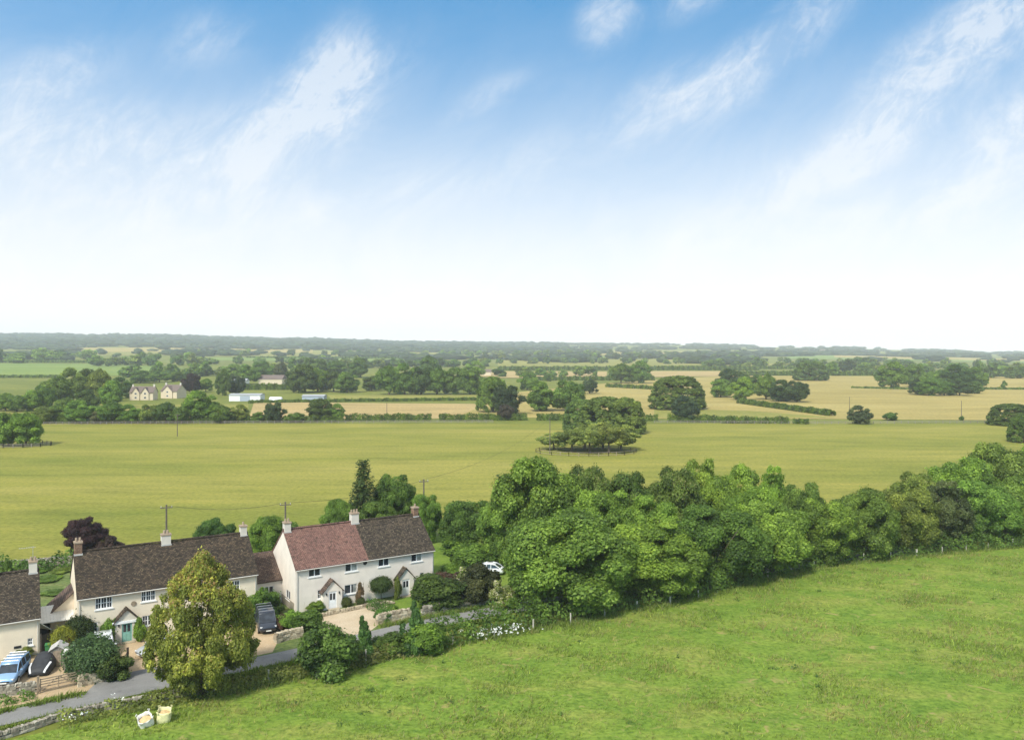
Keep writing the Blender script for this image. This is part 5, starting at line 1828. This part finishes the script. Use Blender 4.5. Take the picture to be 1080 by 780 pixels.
mid('dome0', 855, 401, 379, 38, (0.131, 0.207, 0.054), 'compact dark dome tree across the straw pasture')
mid('mid1', 878, 396, 381, 14, GREEN, 'slim tree right of the compact dark dome')
mid('mid2', 940, 409, 382, 30, DARK, 'oak with a clear trunk at the right far pasture')
G4 = 'trees of the right pasture clump'
for i, (px, base, top, w, col, lab) in enumerate([
    (956, 405, 388, 20, DEEP, 'dark tree right behind the oak with the clear trunk'), (968, 416, 400, 22, (0.061, 0.099, 0.028), 'left low tree of the right pasture clump'),
    (980, 417, 399, 26, DARK, 'rounded front tree of the right pasture clump'), (996, 417, 401, 24, DARK, 'second rounded front tree of the right pasture clump'),
    (1012, 417, 401, 26, (0.065, 0.105, 0.028), 'third rounded front tree of the right pasture clump'), (1028, 415, 402, 18, DEEP, 'last low dark tree at the right of the pasture clump'),
    (966, 408, 383, 22, DARK, 'tall back tree at the left of the pasture clump'), (990, 409, 390, 32, GREEN, 'fresh green back tree of the pasture clump'),
    (1010, 410, 385, 30, (0.072, 0.128, 0.028), 'tall back tree in the middle of the pasture clump'), (1027, 409, 386, 26, DARK, 'tall back tree at the right of the pasture clump')]):
    mid(f'mid{i % 3}', px, base, top, w, col, lab, G4)
mid('mid2', 907, 447, 428, 23, (0.100, 0.135, 0.055), 'small loose pale tree alone at the right field corner')
loc = P(940, 443); shrub('shrub0', loc, 15 * loc.y / F, 3.6, DEEP, 'small dark round bush right of the loose pale tree', 'bush', 'bush')
loc = P(1059, 410); shrub('shrub1', loc, 6 * loc.y / F, 6, DARK, 'tiny lone bush in the far right pasture', 'bush', 'bush')
loc = P(1014, 443); shrub('shrub2', loc, 5 * loc.y / F, 1.8, DARK, 'low bush at the foot of the lone thin pole', 'bush', 'bush')
mid('dome1', 1066, 448, 424, 48, (.13, .19, .045), 'wide spreading green bush at the right edge of the hayfield', None, 'bush')
mid('dome0', 1096, 449, 426, 40, GREEN, 'spreading bush beyond the wide one, cut by the right edge', None, 'bush')
mid('dome2', 1080, 466, 436, 34, DEEP, 'dark domed tree cut by the right edge above the belt')

# roadside trees at the far side of the hayfield, left
G5 = 'roadside trees along the left of the hayfield'
for i, (px, base, top, w, col, lab) in enumerate([
    (46, 446, 428, 26, OLIVE, 'low olive tree at the left start of the roadside row'), (62, 445, 426, 28, DARK, 'rounded tree, next right of the low olive one in the roadside row'),
    (84, 446, 423, 34, GREEN, 'broad tree in the left part of the roadside row'), (101, 446.5, 433, 16, (0.160, 0.170, 0.080), 'small pale yellowish bush tree in the roadside row'),
    (118, 446, 424, 30, DARK, 'full dark tree right of the pale yellowish one'), (137, 446, 427, 24, GREEN, 'green tree left of the two cottages in the roadside row'),
    (158, 446, 426, 24, OLIVE, 'olive tree below the two cottages in the roadside row'), (175, 446, 424, 26, (0.102, 0.158, 0.038), 'loose tree right below the two cottages'),
    (211, 445, 413, 36, GREEN, 'tallest roadside tree right of the two cottages'), (192, 446, 428, 22, DARK, 'low dark tree left of the tallest roadside tree'),
    (233, 446, 427, 24, DARK, 'low dark tree right of the tallest roadside tree'), (252, 445, 427, 20, OLIVE, 'olive tree under the white shed'),
    (290, 445, 424, 22, (0.085, 0.120, 0.045), 'pale loose tree right of the white shed'), (338, 444, 420, 30, (0.102, 0.150, 0.040), 'loose greyish tree under the grey low barn'),
    (354, 444, 426, 18, DARK, 'small dark tree at the right end of the roadside row'), (273, 445, 434, 14, DARK, 'dark roadside bush between olive and pale loose trees'), (312, 445, 435, 22, DARK, 'dark roadside bush before the bleached field')]):
    mid(f'mid{i % 3}', px, base, top, w, col, lab, G5)

def mid_hedge(label, a, b, hpx, wid, col, seed, h=None):
    a, b = P(*a), P(*b)
    L_ = (b - a).length
    hh = h or hpx * (a.y + b.y) / 2 / F
    n = max(2, int(L_ / 60))
    pts = [a.lerp(b, i / n) for i in range(n + 1)]
    pts = [(p.x, p.y, terrain(p.x, p.y)) for p in pts]
    size = .26 * ((a.y + b.y) / 2 / 330)
    size = min(1.2, max(.22, size))
    return tag(leafy_strip('hedge', pts, wid, hh, col, size=size, dens=min(16, 1.9 / size / size), seed=seed, uneven=.15), label, 'hedge')
HC = (0.109, 0.168, 0.025)
mid_hedge('dark hedge behind the left part of the rail fence', (-60, 446), (250, 445.5), 9, 3, HC, 51)
mid_hedge('dark hedge below the bleached strip field', (252, 445), (362, 444.5), 6, 3, HC, 52)
mid_hedge('clipped dark hedge before the bleached field, left part', (364, 443.5), (455, 443.2), 6.5, 3, HC, 53)
mid_hedge('clipped dark hedge before the bleached field, right part', (463, 443.2), (556, 443), 6.5, 3, HC, 54)
mid_hedge('clipped dark hedge between the leaning dome and the domed trees', (566, 443), (600, 443), 7, 3, HC, 55)
mid_hedge('clipped dark hedge right of the merged dome', (680, 443.4), (694, 443.6), 6, 3, HC, 56)
mid_hedge('clipped dark hedge under the small bushy tree', (704, 444), (778, 445.5), 6.5, 3.2, HC, 57)
mid_hedge('clipped hedge left of the small loose tree', (760, 446), (832, 446.5), 6.5, 3.2, HC, 58)
mid_hedge('short clipped hedge end left of the small loose tree', (836, 446.5), (853, 447), 5.5, 3.2, HC, 59)
mid_hedge('thick dark hedge running diagonally across the right pasture', (780, 425), (878, 438.5), 5, 4, HC, 60)
mid_hedge('thin hedge above the bleached strip field', (340, 424), (508, 422), 3, 2.5, HC, 61)
mid_hedge('thin hedge above the sheds', (262, 425), (340, 424), 3, 2.5, HC, 62)
mid_hedge('dark tall hedge behind the white shed', (255, 411), (310, 411), 6, 3, HC, 63)
mid_hedge('hedge across the middle pasture', (640, 408), (695, 411), 3.5, 4, HC, 64)
mid_hedge('dark field hedge under the yellow green far field', (525, 390.5), (800, 390.5), 4, 6, HC, 65)
mid_hedge('dark field hedge below the pale straw strip', (560, 401), (690, 401), 4, 6, HC, 66)
mid_hedge('dark hedge at the foot of the fresh green field', (-40, 398.2), (70, 398.2), 2.6, 6, HC, 67)
mid_hedge('dark hedge at the far side of the straw pasture', (760, 396), (960, 396), 4.5, 6, HC, 68)
mid_hedge('thin dark hedge in the far right pasture', (1030, 410.5), (1130, 411.2), 2, 4, HC, 69)
mid_hedge('thin hedge in front of the oak with the clear trunk', (898, 409), (975, 411), 1.6, 3, HC, 70)
mid_hedge('dark hedge at the top of the fresh green field', (-40, 382.5), (140, 382.5), 2.5, 8, HC, 71)
mid_hedge('far dark hedge left of the horizon woods', (260, 377.5), (480, 378.5), 1.8, 8, HC, 72)
mid_hedge('far hedge right of the twin trees', (690, 389), (900, 389), 3, 7, HC, 73)

# trees of the left middle ground, each its own
G6 = 'trees round the two cottages'
rnd = random.Random(3)
for i, (px, base, top, w, col, lab) in enumerate([
    (6, 433, 414, 26, GREEN, 'low tree at the left edge behind the roadside row'), (18, 434, 417, 22, DARK, 'low dark tree right of the one at the left edge'), (33, 433, 412, 24, GREEN, 'small round tree in the left field corner'),
    (45, 432, 406, 24, DARK, 'round dark tree left of the tall grove'), (60, 429, 397, 34, DARK, 'broad tree at the left end of the tall grove'), (76, 424, 389, 28, OLIVE, 'highest crown on the left of the tall grove'),
    (90, 422, 388, 26, (0.087, 0.128, 0.028), 'highest crown in the middle of the tall grove'), (105, 424, 389, 28, OLIVE, 'highest crown on the right of the tall grove'), (117, 430, 402, 28, GREEN, 'lower front tree of the tall grove'),
    (90, 434, 410, 26, (0.094, 0.150, 0.038), 'pale front tree in the middle of the tall grove'), (70, 436, 419, 22, DARK, 'low front tree of the tall grove'), (128, 420, 398, 24, DEEP, 'dark tree left of the two cottages'),
    (148, 404, 390, 26, DARK, 'round tree behind the left cottage roof'), (168, 403, 391, 22, GREEN, 'green tree between the two cottage roofs behind'), (187, 402, 392, 20, DARK, 'dark tree behind the right cottage'),
    (203, 414, 393, 20, PURPLE, 'purple leaved tree right of the two cottages'), (217, 413, 399, 16, GREEN, 'small tree right of the purple leaved one'), (235, 417, 390, 15, DEEP, 'narrow dark cypress left of the white shed'),
    (250, 416, 396, 18, (0.058, 0.090, 0.033), 'dark tree left above the white shed'), (262, 405, 385, 22, GREEN, 'green tree above the white shed'), (245, 400, 384, 22, DARK, 'dark tree behind the cypress'),
    (276, 398, 380, 24, DARK, 'dark tree behind the brown roofed barn'), (297, 402, 382, 16, (0.100, 0.120, 0.060), 'pale slender tree beside the brown roofed barn'), (318, 414, 385, 34, (0.087, 0.135, 0.031), 'large green tree right of the brown roofed barn'),
    (335, 413, 387, 28, GREEN, 'rounded tree in the middle wood'), (352, 413, 390, 26, (0.094, 0.143, 0.038), 'paler rounded tree in the middle wood'), (366, 414, 393, 26, DARK, 'dark round tree before the gap of the middle wood'),
    (330, 396, 377, 28, DEEP, 'dark high tree behind the middle wood'), (355, 396, 380, 26, DARK, 'dark tree high in the middle wood'), (378, 398, 378, 24, DEEP, 'dark pointed tree above the gap'), (392, 412, 396, 24, (0.102, 0.150, 0.038), 'low pale tree in the gap'),
    (410, 416, 385, 30, DARK, 'first tree at the left of the dark wood belt'), (427, 416, 384, 28, DARK, 'second tree from the left of the dark wood belt'), (444, 416, 386, 28, (0.072, 0.120, 0.028), 'middle tree of the dark wood belt'),
    (461, 416, 387, 28, DARK, 'tree right of the middle in the dark wood belt'), (478, 416, 388, 28, DEEP, 'darkest tree of the dark wood belt'), (496, 416, 387, 30, DARK, 'last full tree at the right of the dark wood belt'),
    (452, 398, 375, 24, DEEP, 'pointed dark tree behind the dark wood belt'), (500, 398, 381, 22, GREEN, 'light tree behind the right of the dark wood belt')]):
    mid(f'mid{i % 3}', px, base, top, w, col, lab, G6)

def tree_row(label, a, b, n, h, w, cols, seed, jit=.5, group=None, depth=0.0):
    rnd_ = random.Random(seed)
    a, b = P(*a), P(*b)
    for i in range(n):
        t = (i + .5 + rnd_.uniform(-jit, jit)) / n
        p = a.lerp(b, t)
        p.y += rnd_.uniform(-depth, depth)
        p.z = terrain(p.x, p.y)
        hh = h * rnd_.uniform(.7, 1.25)
        far_tree(p, w * rnd_.uniform(.75, 1.3), hh, rnd_.choice(cols), label, group or label)
MIX = [DARK, GREEN, DEEP, OLIVE, (0.072, 0.112, 0.033)]
tree_row('one of the crowded trees behind the two cottages', (130, 398), (330, 393), 26, 13, 15, MIX, 81, depth=40)
tree_row('one of the trees behind the fresh green field', (100, 386), (215, 385), 13, 17, 20, MIX, 82, depth=40)
tree_row('one of the trees of the left wood above the fresh green field', (-20, 381), (70, 380.5), 16, 19, 30, [(0.072, 0.128, 0.028), GREEN], 83, depth=160)
tree_row('one of the trees between middle wood and far fields', (300, 388), (520, 386), 24, 13, 17, MIX, 84, depth=60)
tree_row('one of the scattered trees of the central far field edge', (480, 379), (780, 379), 26, 15, 19, MIX, 85, depth=60)
tree_row('one of the trees lining the pale far central fields', (470, 375), (800, 376), 30, 16, 24, MIX, 86, depth=120)
tree_row('one of the trees along the right far hedge', (740, 388), (960, 388), 18, 13, 18, MIX, 87, depth=50)
tree_row('one of the trees far behind the right pasture clump', (880, 392), (1120, 397), 20, 15, 20, MIX, 88, depth=50)
tree_row('one of the dark trees at the far right field edge', (1035, 398), (1100, 400), 9, 14, 16, [DARK, DEEP], 89, depth=30)
tree_row('one of the trees left of the twin trees', (525, 396), (650, 398), 9, 10, 15, MIX, 90, depth=40)
tree_row('one of the trees dotted under the wooded ridge', (220, 374.5), (480, 375), 20, 14, 20, MIX, 91, depth=100)

tree_row('one of the trees in the first far row under the ridge', (-10, 377), (230, 377.5), 14, 11, 15, MIX, 92, depth=60)
tree_row('one of the trees along the lower far field edge, left of the centre', (200, 383), (420, 384), 24, 12, 15, MIX, 93, depth=40)
tree_row('one of the hedgerow trees between central far fields', (520, 383), (760, 384), 18, 11, 14, MIX, 94, depth=30)
tree_row('one of the trees below the right hills', (780, 381), (1080, 385), 18, 11, 15, MIX, 95, depth=120)
tree_row('one of the trees in the far band right of the compact dome', (860, 386), (1090, 391), 24, 14, 18, MIX, 96, depth=70)

# far woods and hedges on the rising land: one mass
def far_woods(name, label, seed, n, area, dens_fn, h, w, col):
    rng = rr(seed)
    base = []
    tries = 0
    while len(base) < n and tries < n * 60:
        tries += 1
        Y = area[2] + (area[3] - area[2]) * rng.random() ** .8
        u = rng.uniform(area[0], area[1])
        if rng.random() < dens_fn(u, Y):
            x = u * Y
            base.append((x, Y, terrain(x, Y), h * rng.uniform(.6, 1.25), w * rng.uniform(.7, 1.4), rng.random()))
    # clump shape: displaced low sphere
    bm = bmesh.new()
    bmesh.ops.create_icosphere(bm, subdivisions=2, radius=1)
    sv = np.array([v.co[:] for v in bm.verts])
    sf = np.array([[v.index for v in f.verts] for f in bm.faces])
    bm.free()
    V, Fc, T_ = [], [], []
    for i, (x, y, z, hh, ww, tn) in enumerate(base):
        v = sv * (1 + rng.normal(size=(len(sv), 1)) * .16)
        v = v * np.array([ww / 2, ww / 2, hh / 2]) + np.array([x, y, z + hh * .42])
        V.append(v)
        Fc.append(sf + i * len(sv))
        T_.append(np.clip(np.full(len(sf), tn * .6 + .2) + rng.normal(size=len(sf)) * .15, 0, 1))
    o = bpy.data.objects.new(name, np_mesh(name, np.concatenate(V), np.concatenate(Fc), M['leaf'], {'tone': np.concatenate(T_), 'tint': np.concatenate(T_)}))
    COL.objects.link(o)
    o.color = (*col, 1)
    tag(o, label, 'woodland', kind='stuff')

def ridge_left(u, Y):
    d = 1.0 if Y > 2500 else .25
    return d * (1.0 if u < -.05 else max(0, 1 - (u + .05) * 8))
far_woods('woodland', 'continuous dark wood along the ridge on the left horizon', 500, 3000, (-.95, .1, 2650, 4700), ridge_left, 17, 46, (.046, .072, .030))
def bands(u, Y):
    b = math.sin(Y * .0065 + 3 * math.sin(u * 5 + Y * .0009)) + .8 * math.sin(u * 40 + Y * .003) * math.sin(Y * .011)
    return 1.0 if b > 1.1 else (.05 if b > .6 else .012)
far_woods('woodland', 'woods and hedges scattered over the hills of the right horizon', 501, 2300, (-.1, .95, 1750, 4700), bands, 12, 40, (.050, .076, .032))
def bands2(u, Y):
    b = math.sin(Y * .008 + 2 * math.sin(u * 6)) + .5 * math.sin(u * 30)
    return 1.0 if b > .95 else .02
far_woods('woodland', 'thin far hedgerows under the left ridge', 502, 800, (-.9, .3, 1300, 2700), bands2, 11, 30, (.050, .078, .032))

# ------------------------------------------------------------------ far buildings
def far_house(label, px, base, wpx, eave, ridge, dpt, wall, roof, rz=0.0, gables=(), windows=True, chim=True, name='cottage'):
    c = P(px, base)
    w = wpx * c.y / F
    t = thing(name, label, 'house', c, rz)
    m = MB()
    m.add([(-w / 2, 0, 0), (w / 2, 0, 0), (w / 2, dpt, 0), (-w / 2, dpt, 0), (-w / 2, 0, eave), (w / 2, 0, eave), (w / 2, dpt, eave), (-w / 2, dpt, eave), (-w / 2, dpt / 2, ridge), (w / 2, dpt / 2, ridge)],
          [(0, 1, 5, 4), (2, 3, 7, 6), (1, 2, 6, 9, 5), (3, 0, 4, 8, 7)])
    for gx, gw in gables:
        gx *= w / 2
        m.add([(gx - gw / 2, -.6, 0), (gx + gw / 2, -.6, 0), (gx + gw / 2, -.6, eave), (gx, -.6, ridge - .5), (gx - gw / 2, -.6, eave), (gx - gw / 2, .4, 0), (gx + gw / 2, .4, 0), (gx + gw / 2, .4, eave), (gx - gw / 2, .4, eave)],
              [(0, 1, 2, 3, 4), (5, 0, 4, 8), (1, 6, 7, 2)])
    m.build('walls', wall, t)
    r = MB()
    sl = (ridge - eave) / (dpt / 2)
    for s in (0, 1):
        y0 = -.4 if s == 0 else dpt + .4
        z0 = eave - .4 * sl
        r.add([(-w / 2 - .3, y0, z0 + .12), (w / 2 + .3, y0, z0 + .12), (w / 2 + .3, dpt / 2, ridge + .12), (-w / 2 - .3, dpt / 2, ridge + .12),
               (-w / 2 - .3, y0, z0), (w / 2 + .3, y0, z0), (w / 2 + .3, dpt / 2, ridge), (-w / 2 - .3, dpt / 2, ridge)],
              [(0, 1, 2, 3), (7, 6, 5, 4), (0, 4, 5, 1), (1, 5, 6, 2), (2, 6, 7, 3), (3, 7, 4, 0)])
    for gx, gw in gables:
        gx *= w / 2
        for s in (-1, 1):
            r.add([(gx, -.9, ridge - .35), (gx + s * (gw / 2 + .3), -.9, eave - .35), (gx + s * (gw / 2 + .3), dpt / 2, eave - .35), (gx, dpt / 2, ridge - .35),
                   (gx, -.9, ridge - .5), (gx + s * (gw / 2 + .3), -.9, eave - .5), (gx + s * (gw / 2 + .3), dpt / 2, eave - .5), (gx, dpt / 2, ridge - .5)],
                  [(0, 1, 2, 3), (7, 6, 5, 4), (0, 4, 5, 1), (1, 5, 6, 2), (2, 6, 7, 3), (3, 7, 4, 0)])
    ro = r.build('roof', roof, t)
    if chim:
        for x in (-w / 2 + .6, w / 2 - .6):
            MB().box(x - .4, x + .4, dpt / 2 - .4, dpt / 2 + .4, ridge - .5, ridge + 1.3).build('chimney', M['chimney_render'], ro)
    if windows:
        xs = [g_[0] * w / 2 for g_ in gables] or [-w * .25, w * .25]
        for x in xs:
            for z in (1.0, 3.4):
                if z + 1.1 > eave + .6: continue
                yy = -.6 if gables else 0
                f = MB().box(x - .7, x + .7, yy - .05, yy - .003, z, z + 1.1).build('window', M['pvc'], t)
                MB().box(x - .6, x + .6, yy - .07, yy - .053, z + .1, z + 1.0).build('pane', M['glass'], f)
    return t
far_house('far cream cottage with two front gables left of its neighbour', 149, 422, 24, 4.6, 8.0, 8, M['far_wall'], M['far_roof'], R(4), ((-.45, 4.2), (.35, 4.2)))
far_house('far cream cottage with broad gable right of the one with two gables', 178, 420, 20, 4.6, 8.2, 9, M['far_wall'], M['far_roof'], R(-16), ((-.1, 7.0),))
far_house('white gabled wing behind the right far cottage', 190, 417, 9, 4.0, 6.6, 6, M['far_white'], M['far_roof'], R(60), (), True, False)

def far_shed(label, px, base, wpx, hh, dpt, wall, roof, door=None, rise=.8):
    c = P(px, base)
    w = wpx * c.y / F
    t = thing('barn', label, 'barn', c, 0)
    MB().box(-w / 2, w / 2, 0, dpt, 0, hh).build('walls', wall, t)
    m = MB()
    m.add([(-w / 2 - .3, -.4, hh), (w / 2 + .3, -.4, hh), (w / 2 + .3, dpt / 2, hh + rise), (-w / 2 - .3, dpt / 2, hh + rise), (w / 2 + .3, dpt + .4, hh), (-w / 2 - .3, dpt + .4, hh)],
          [(0, 1, 2, 3), (3, 2, 4, 5), (0, 3, 5), (1, 4, 2)])
    m.build('roof', roof, t)
    if door:
        MB().box(-.6 * w * .25, w * .17, -.06, -.003, 0, hh * .85).build('door', door, t)
    return t
far_shed('white shed with grey blue door beyond the hayfield', 258, 423, 33, 3.6, 9, M['far_white'], M['far_grey_roof'], M['blue_door'])
far_shed('grey low barn right of the white shed', 330, 423, 23, 3.0, 8, M['blue_door'], M['far_grey_roof'])
far_shed('long barn with brown roof behind the tall hedge', 285, 405, 25, 4.2, 14, M['far_wall'], M['far_roof'], None, 3.5)
far_shed('pale barn half hidden left of the brown roofed one', 252, 407, 14, 4.0, 10, M['far_white'], M['far_grey_roof'], None, 2.0)
far_shed('tiny pale barn at the far right of the dark wood belt', 513, 396, 10, 4.0, 14, M['far_wall'], M['far_roof'], None, 3)
far_shed('tiny white house on the right horizon slope', 868, 371.5, 5, 8, 14, M['far_white'], M['far_roof'], None, 4)
c = P(291, 424)
t = thing('polytunnel', 'small white domed tunnel between white shed and grey barn', 'tunnel', c)
m = MB()
m.loft([[(x, math.sin(a) * 2.2, math.cos(a) * 3.0) for a in np.linspace(-1.57, 1.57, 9)] for x in (-3.4, -1.5, 1.5, 3.4)])
m.build('cover', M['far_white'], t, True)
m = MB()
m.tube([(-3.45, math.sin(a) * 2.25, max(.02, math.cos(a) * 3.05)) for a in np.linspace(-1.57, 1.57, 9)], .08, 5)
m.build('hoop', M['metal'], t)

# ------------------------------------------------------------------ daylight
SUN_AZ, SUN_EL = R(206), R(46)          # azimuth from +Y clockwise: behind the camera to the left
sd = bpy.data.lights.new('sun', 'SUN')
sd.energy = 1.9
sd.angle = R(10)
sd.color = (1.0, .95, .85)
so = bpy.data.objects.new('sun', sd)
COL.objects.link(so)
dirv = Vector((math.sin(SUN_AZ) * math.cos(SUN_EL), math.cos(SUN_AZ) * math.cos(SUN_EL), math.sin(SUN_EL)))
so.rotation_euler = dirv.to_track_quat('Z', 'Y').to_euler()
so.location = (0, 0, 200)

w = bpy.data.worlds.new('World')
scene.world = w
w.use_nodes = True
nt = w.node_tree
for n in list(nt.nodes): nt.nodes.remove(n)
out = nt.nodes.new('ShaderNodeOutputWorld')
bg = nt.nodes.new('ShaderNodeBackground')
nt.links.new(bg.outputs[0], out.inputs[0])
STR = .12
bg.inputs['Strength'].default_value = STR
tc = nt.nodes.new('ShaderNodeTexCoord')
sep = nt.nodes.new('ShaderNodeSeparateXYZ')
nt.links.new(tc.outputs['Generated'], sep.inputs[0])
def mth(op, a, b=None, c=None):
    n = nt.nodes.new('ShaderNodeMath')
    n.operation = op
    for i, v in enumerate((a, b, c)):
        if v is None: continue
        if hasattr(v, 'is_linked'): nt.links.new(v, n.inputs[i])
        else: n.inputs[i].default_value = v
    return n.outputs[0]
X, Y_, Z = sep.outputs
sky = nt.nodes.new('ShaderNodeTexSky')
sky.sky_type = 'NISHITA'
sky.sun_disc = False
sky.sun_elevation = SUN_EL
sky.sun_rotation = SUN_AZ
sky.air_density = 1.0
sky.dust_density = .6
sky.ozone_density = 1.0
# clear upper sky reaches lower down, as on a washed clear day
cb = nt.nodes.new('ShaderNodeCombineXYZ')
nt.links.new(X, cb.inputs[0]); nt.links.new(Y_, cb.inputs[1])
nt.links.new(mth('ADD', mth('MULTIPLY', Z, 1.5), .30), cb.inputs[2])
nv = nt.nodes.new('ShaderNodeVectorMath'); nv.operation = 'NORMALIZE'
nt.links.new(cb.outputs[0], nv.inputs[0])
nt.links.new(nv.outputs[0], sky.inputs[0])
# wispy clouds: streaks drawn out on a high layer
U = mth('DIVIDE', X, mth('MAXIMUM', Y_, .05))
V = mth('DIVIDE', Z, mth('MAXIMUM', Y_, .05))
def vec(a, b, sx, sy, rot, off=(0, 0)):
    c = nt.nodes.new('ShaderNodeCombineXYZ')
    nt.links.new(a, c.inputs[0]); nt.links.new(b, c.inputs[1])
    mp = nt.nodes.new('ShaderNodeMapping')
    mp.vector_type = 'TEXTURE'
    mp.inputs['Rotation'].default_value = (0, 0, rot)
    mp.inputs['Location'].default_value = (off[0], off[1], 0)
    mp.inputs['Scale'].default_value = (sx, sy, 1)
    nt.links.new(c.outputs[0], mp.inputs[0])
    return mp.outputs[0]
def streak(px, py, ln, wd, deg, amt):
    v = vec(U, V, ln / F, wd / F, R(deg), ((px - CX) / F, (HOR - py) / F))
    l = nt.nodes.new('ShaderNodeVectorMath'); l.operation = 'LENGTH'
    nt.links.new(v, l.inputs[0])
    mr = nt.nodes.new('ShaderNodeMapRange')
    mr.interpolation_type = 'SMOOTHERSTEP'
    mr.inputs['From Min'].default_value = 1.0
    mr.inputs['From Max'].default_value = 0.0
    mr.inputs['To Max'].default_value = amt
    nt.links.new(l.outputs['Value'], mr.inputs['Value'])
    return mr.outputs[0]
CL = None
for q in [(285, 150, 250, 85, 34, .95), (350, 85, 110, 70, 58, .8), (80, 165, 240, 90, 4, .75), (215, 42, 80, 50, 20, .35), (45, 85, 130, 55, 25, .55), (510, 105, 80, 26, 30, .4),
          (800, 62, 200, 48, 38, .85), (690, 112, 130, 48, 35, .5), (640, 15, 60, 50, 60, .6), (985, 60, 170, 58, 38, .85), (1065, 30, 90, 70, 40, .7), (930, 145, 190, 48, 32, .7),
          (1060, 150, 160, 70, 42, .85), (840, 195, 220, 55, 26, .55), (990, 225, 240, 60, 14, .7), (560, 172, 80, 44, 30, .35), (110, 240, 340, 60, 4, .55), (720, 5, 70, 30, 20, .4),
          (760, 265, 300, 45, 10, .45), (400, 215, 260, 50, 12, .4)]:
    k = streak(*q)
    CL = k if CL is None else mth('ADD', CL, k)
def wnoise(vv, sc, det, ro, di=0.0):
    n = nt.nodes.new('ShaderNodeTexNoise')
    n.inputs['Scale'].default_value = sc
    n.inputs['Detail'].default_value = det
    n.inputs['Roughness'].default_value = ro
    n.inputs['Distortion'].default_value = di
    nt.links.new(vv, n.inputs['Vector'])
    return n.outputs['Fac']
n1 = wnoise(vec(U, V, 1.7, 1.0, R(34)), 11.0, 10, .66, .9)
n2 = wnoise(vec(U, V, 2.1, .9, R(52)), 48.0, 8, .72, .8)
n3 = mth('ADD', mth('MULTIPLY', n1, .58), mth('MULTIPLY', n2, .42))
mr = nt.nodes.new('ShaderNodeMapRange')
mr.interpolation_type = 'SMOOTHSTEP'
mr.inputs['From Min'].default_value = .40
mr.inputs['From Max'].default_value = .70
nt.links.new(n3, mr.inputs['Value'])
cm = mth('MULTIPLY', CL, mth('ADD', mth('MULTIPLY', mr.outputs[0], .85), .20))
cm = mth('MINIMUM', cm, .58)
# bright thin veil, denser towards the horizon; unseen white overhead added to lighten shadows
vz = mth('SUBTRACT', Z, mth('MULTIPLY', mth('SUBTRACT', n1, .5), .07))
vr = ramp(nt, vz, [(.0, (1, 1, 1)), (.06, (.96,) * 3), (.126, (.79,) * 3), (.19, (.57,) * 3), (.266, (.30,) * 3), (.335, (.11,) * 3), (.40, (.02,) * 3), (.48, (.05,) * 3), (.62, (.75,) * 3)])
veil = vr.outputs[0]
WHITE = 3.35
blue = mixc(nt, sky.outputs[0], (.38, .85, .93), 1.0, 'MULTIPLY')
c1 = mixc(nt, blue, (WHITE * 1.02, WHITE * 1.0, WHITE * .975, 1), veil)
c2 = mixc(nt, c1, (WHITE * .93, WHITE * .955, WHITE * .985, 1), cm)
nt.links.new(c2, bg.inputs['Color'])

# the air between the camera and the hills
def haze():
    m = bpy.data.materials.new('thin_air_haze')
    m.use_nodes = True
    t = m.node_tree
    for n in list(t.nodes): t.nodes.remove(n)
    o_ = t.nodes.new('ShaderNodeOutputMaterial')
    v = t.nodes.new('ShaderNodeVolumePrincipled')
    v.inputs['Color'].default_value = (.88, .94, 1.0, 1)
    v.inputs['Density'].default_value = HAZE
    v.inputs['Anisotropy'].default_value = -.15
    t.links.new(v.outputs[0], o_.inputs['Volume'])
    b = MB().box(-9500, 9500, -300, 5400, -1.5, 150)
    o = b.build('haze', m)
    tag(o, 'thin pale haze over the far fields', 'haze', kind='stuff')
HAZE = 1.35e-4
if HAZE: haze()

# ------------------------------------------------------------------ picture
vs = scene.view_settings
vs.view_transform = 'Standard'
vs.look = 'None'
vs.exposure = 1.4
vs.gamma = 1.0
vs.use_curve_mapping = False
scene.render.engine = 'CYCLES'
cy = scene.cycles
cy.max_bounces = 6
cy.diffuse_bounces = 3
cy.glossy_bounces = 2
cy.transmission_bounces = 3
cy.transparent_max_bounces = 6
cy.volume_bounces = 1
cy.use_denoising = True
cy.sample_clamp_indirect = 6
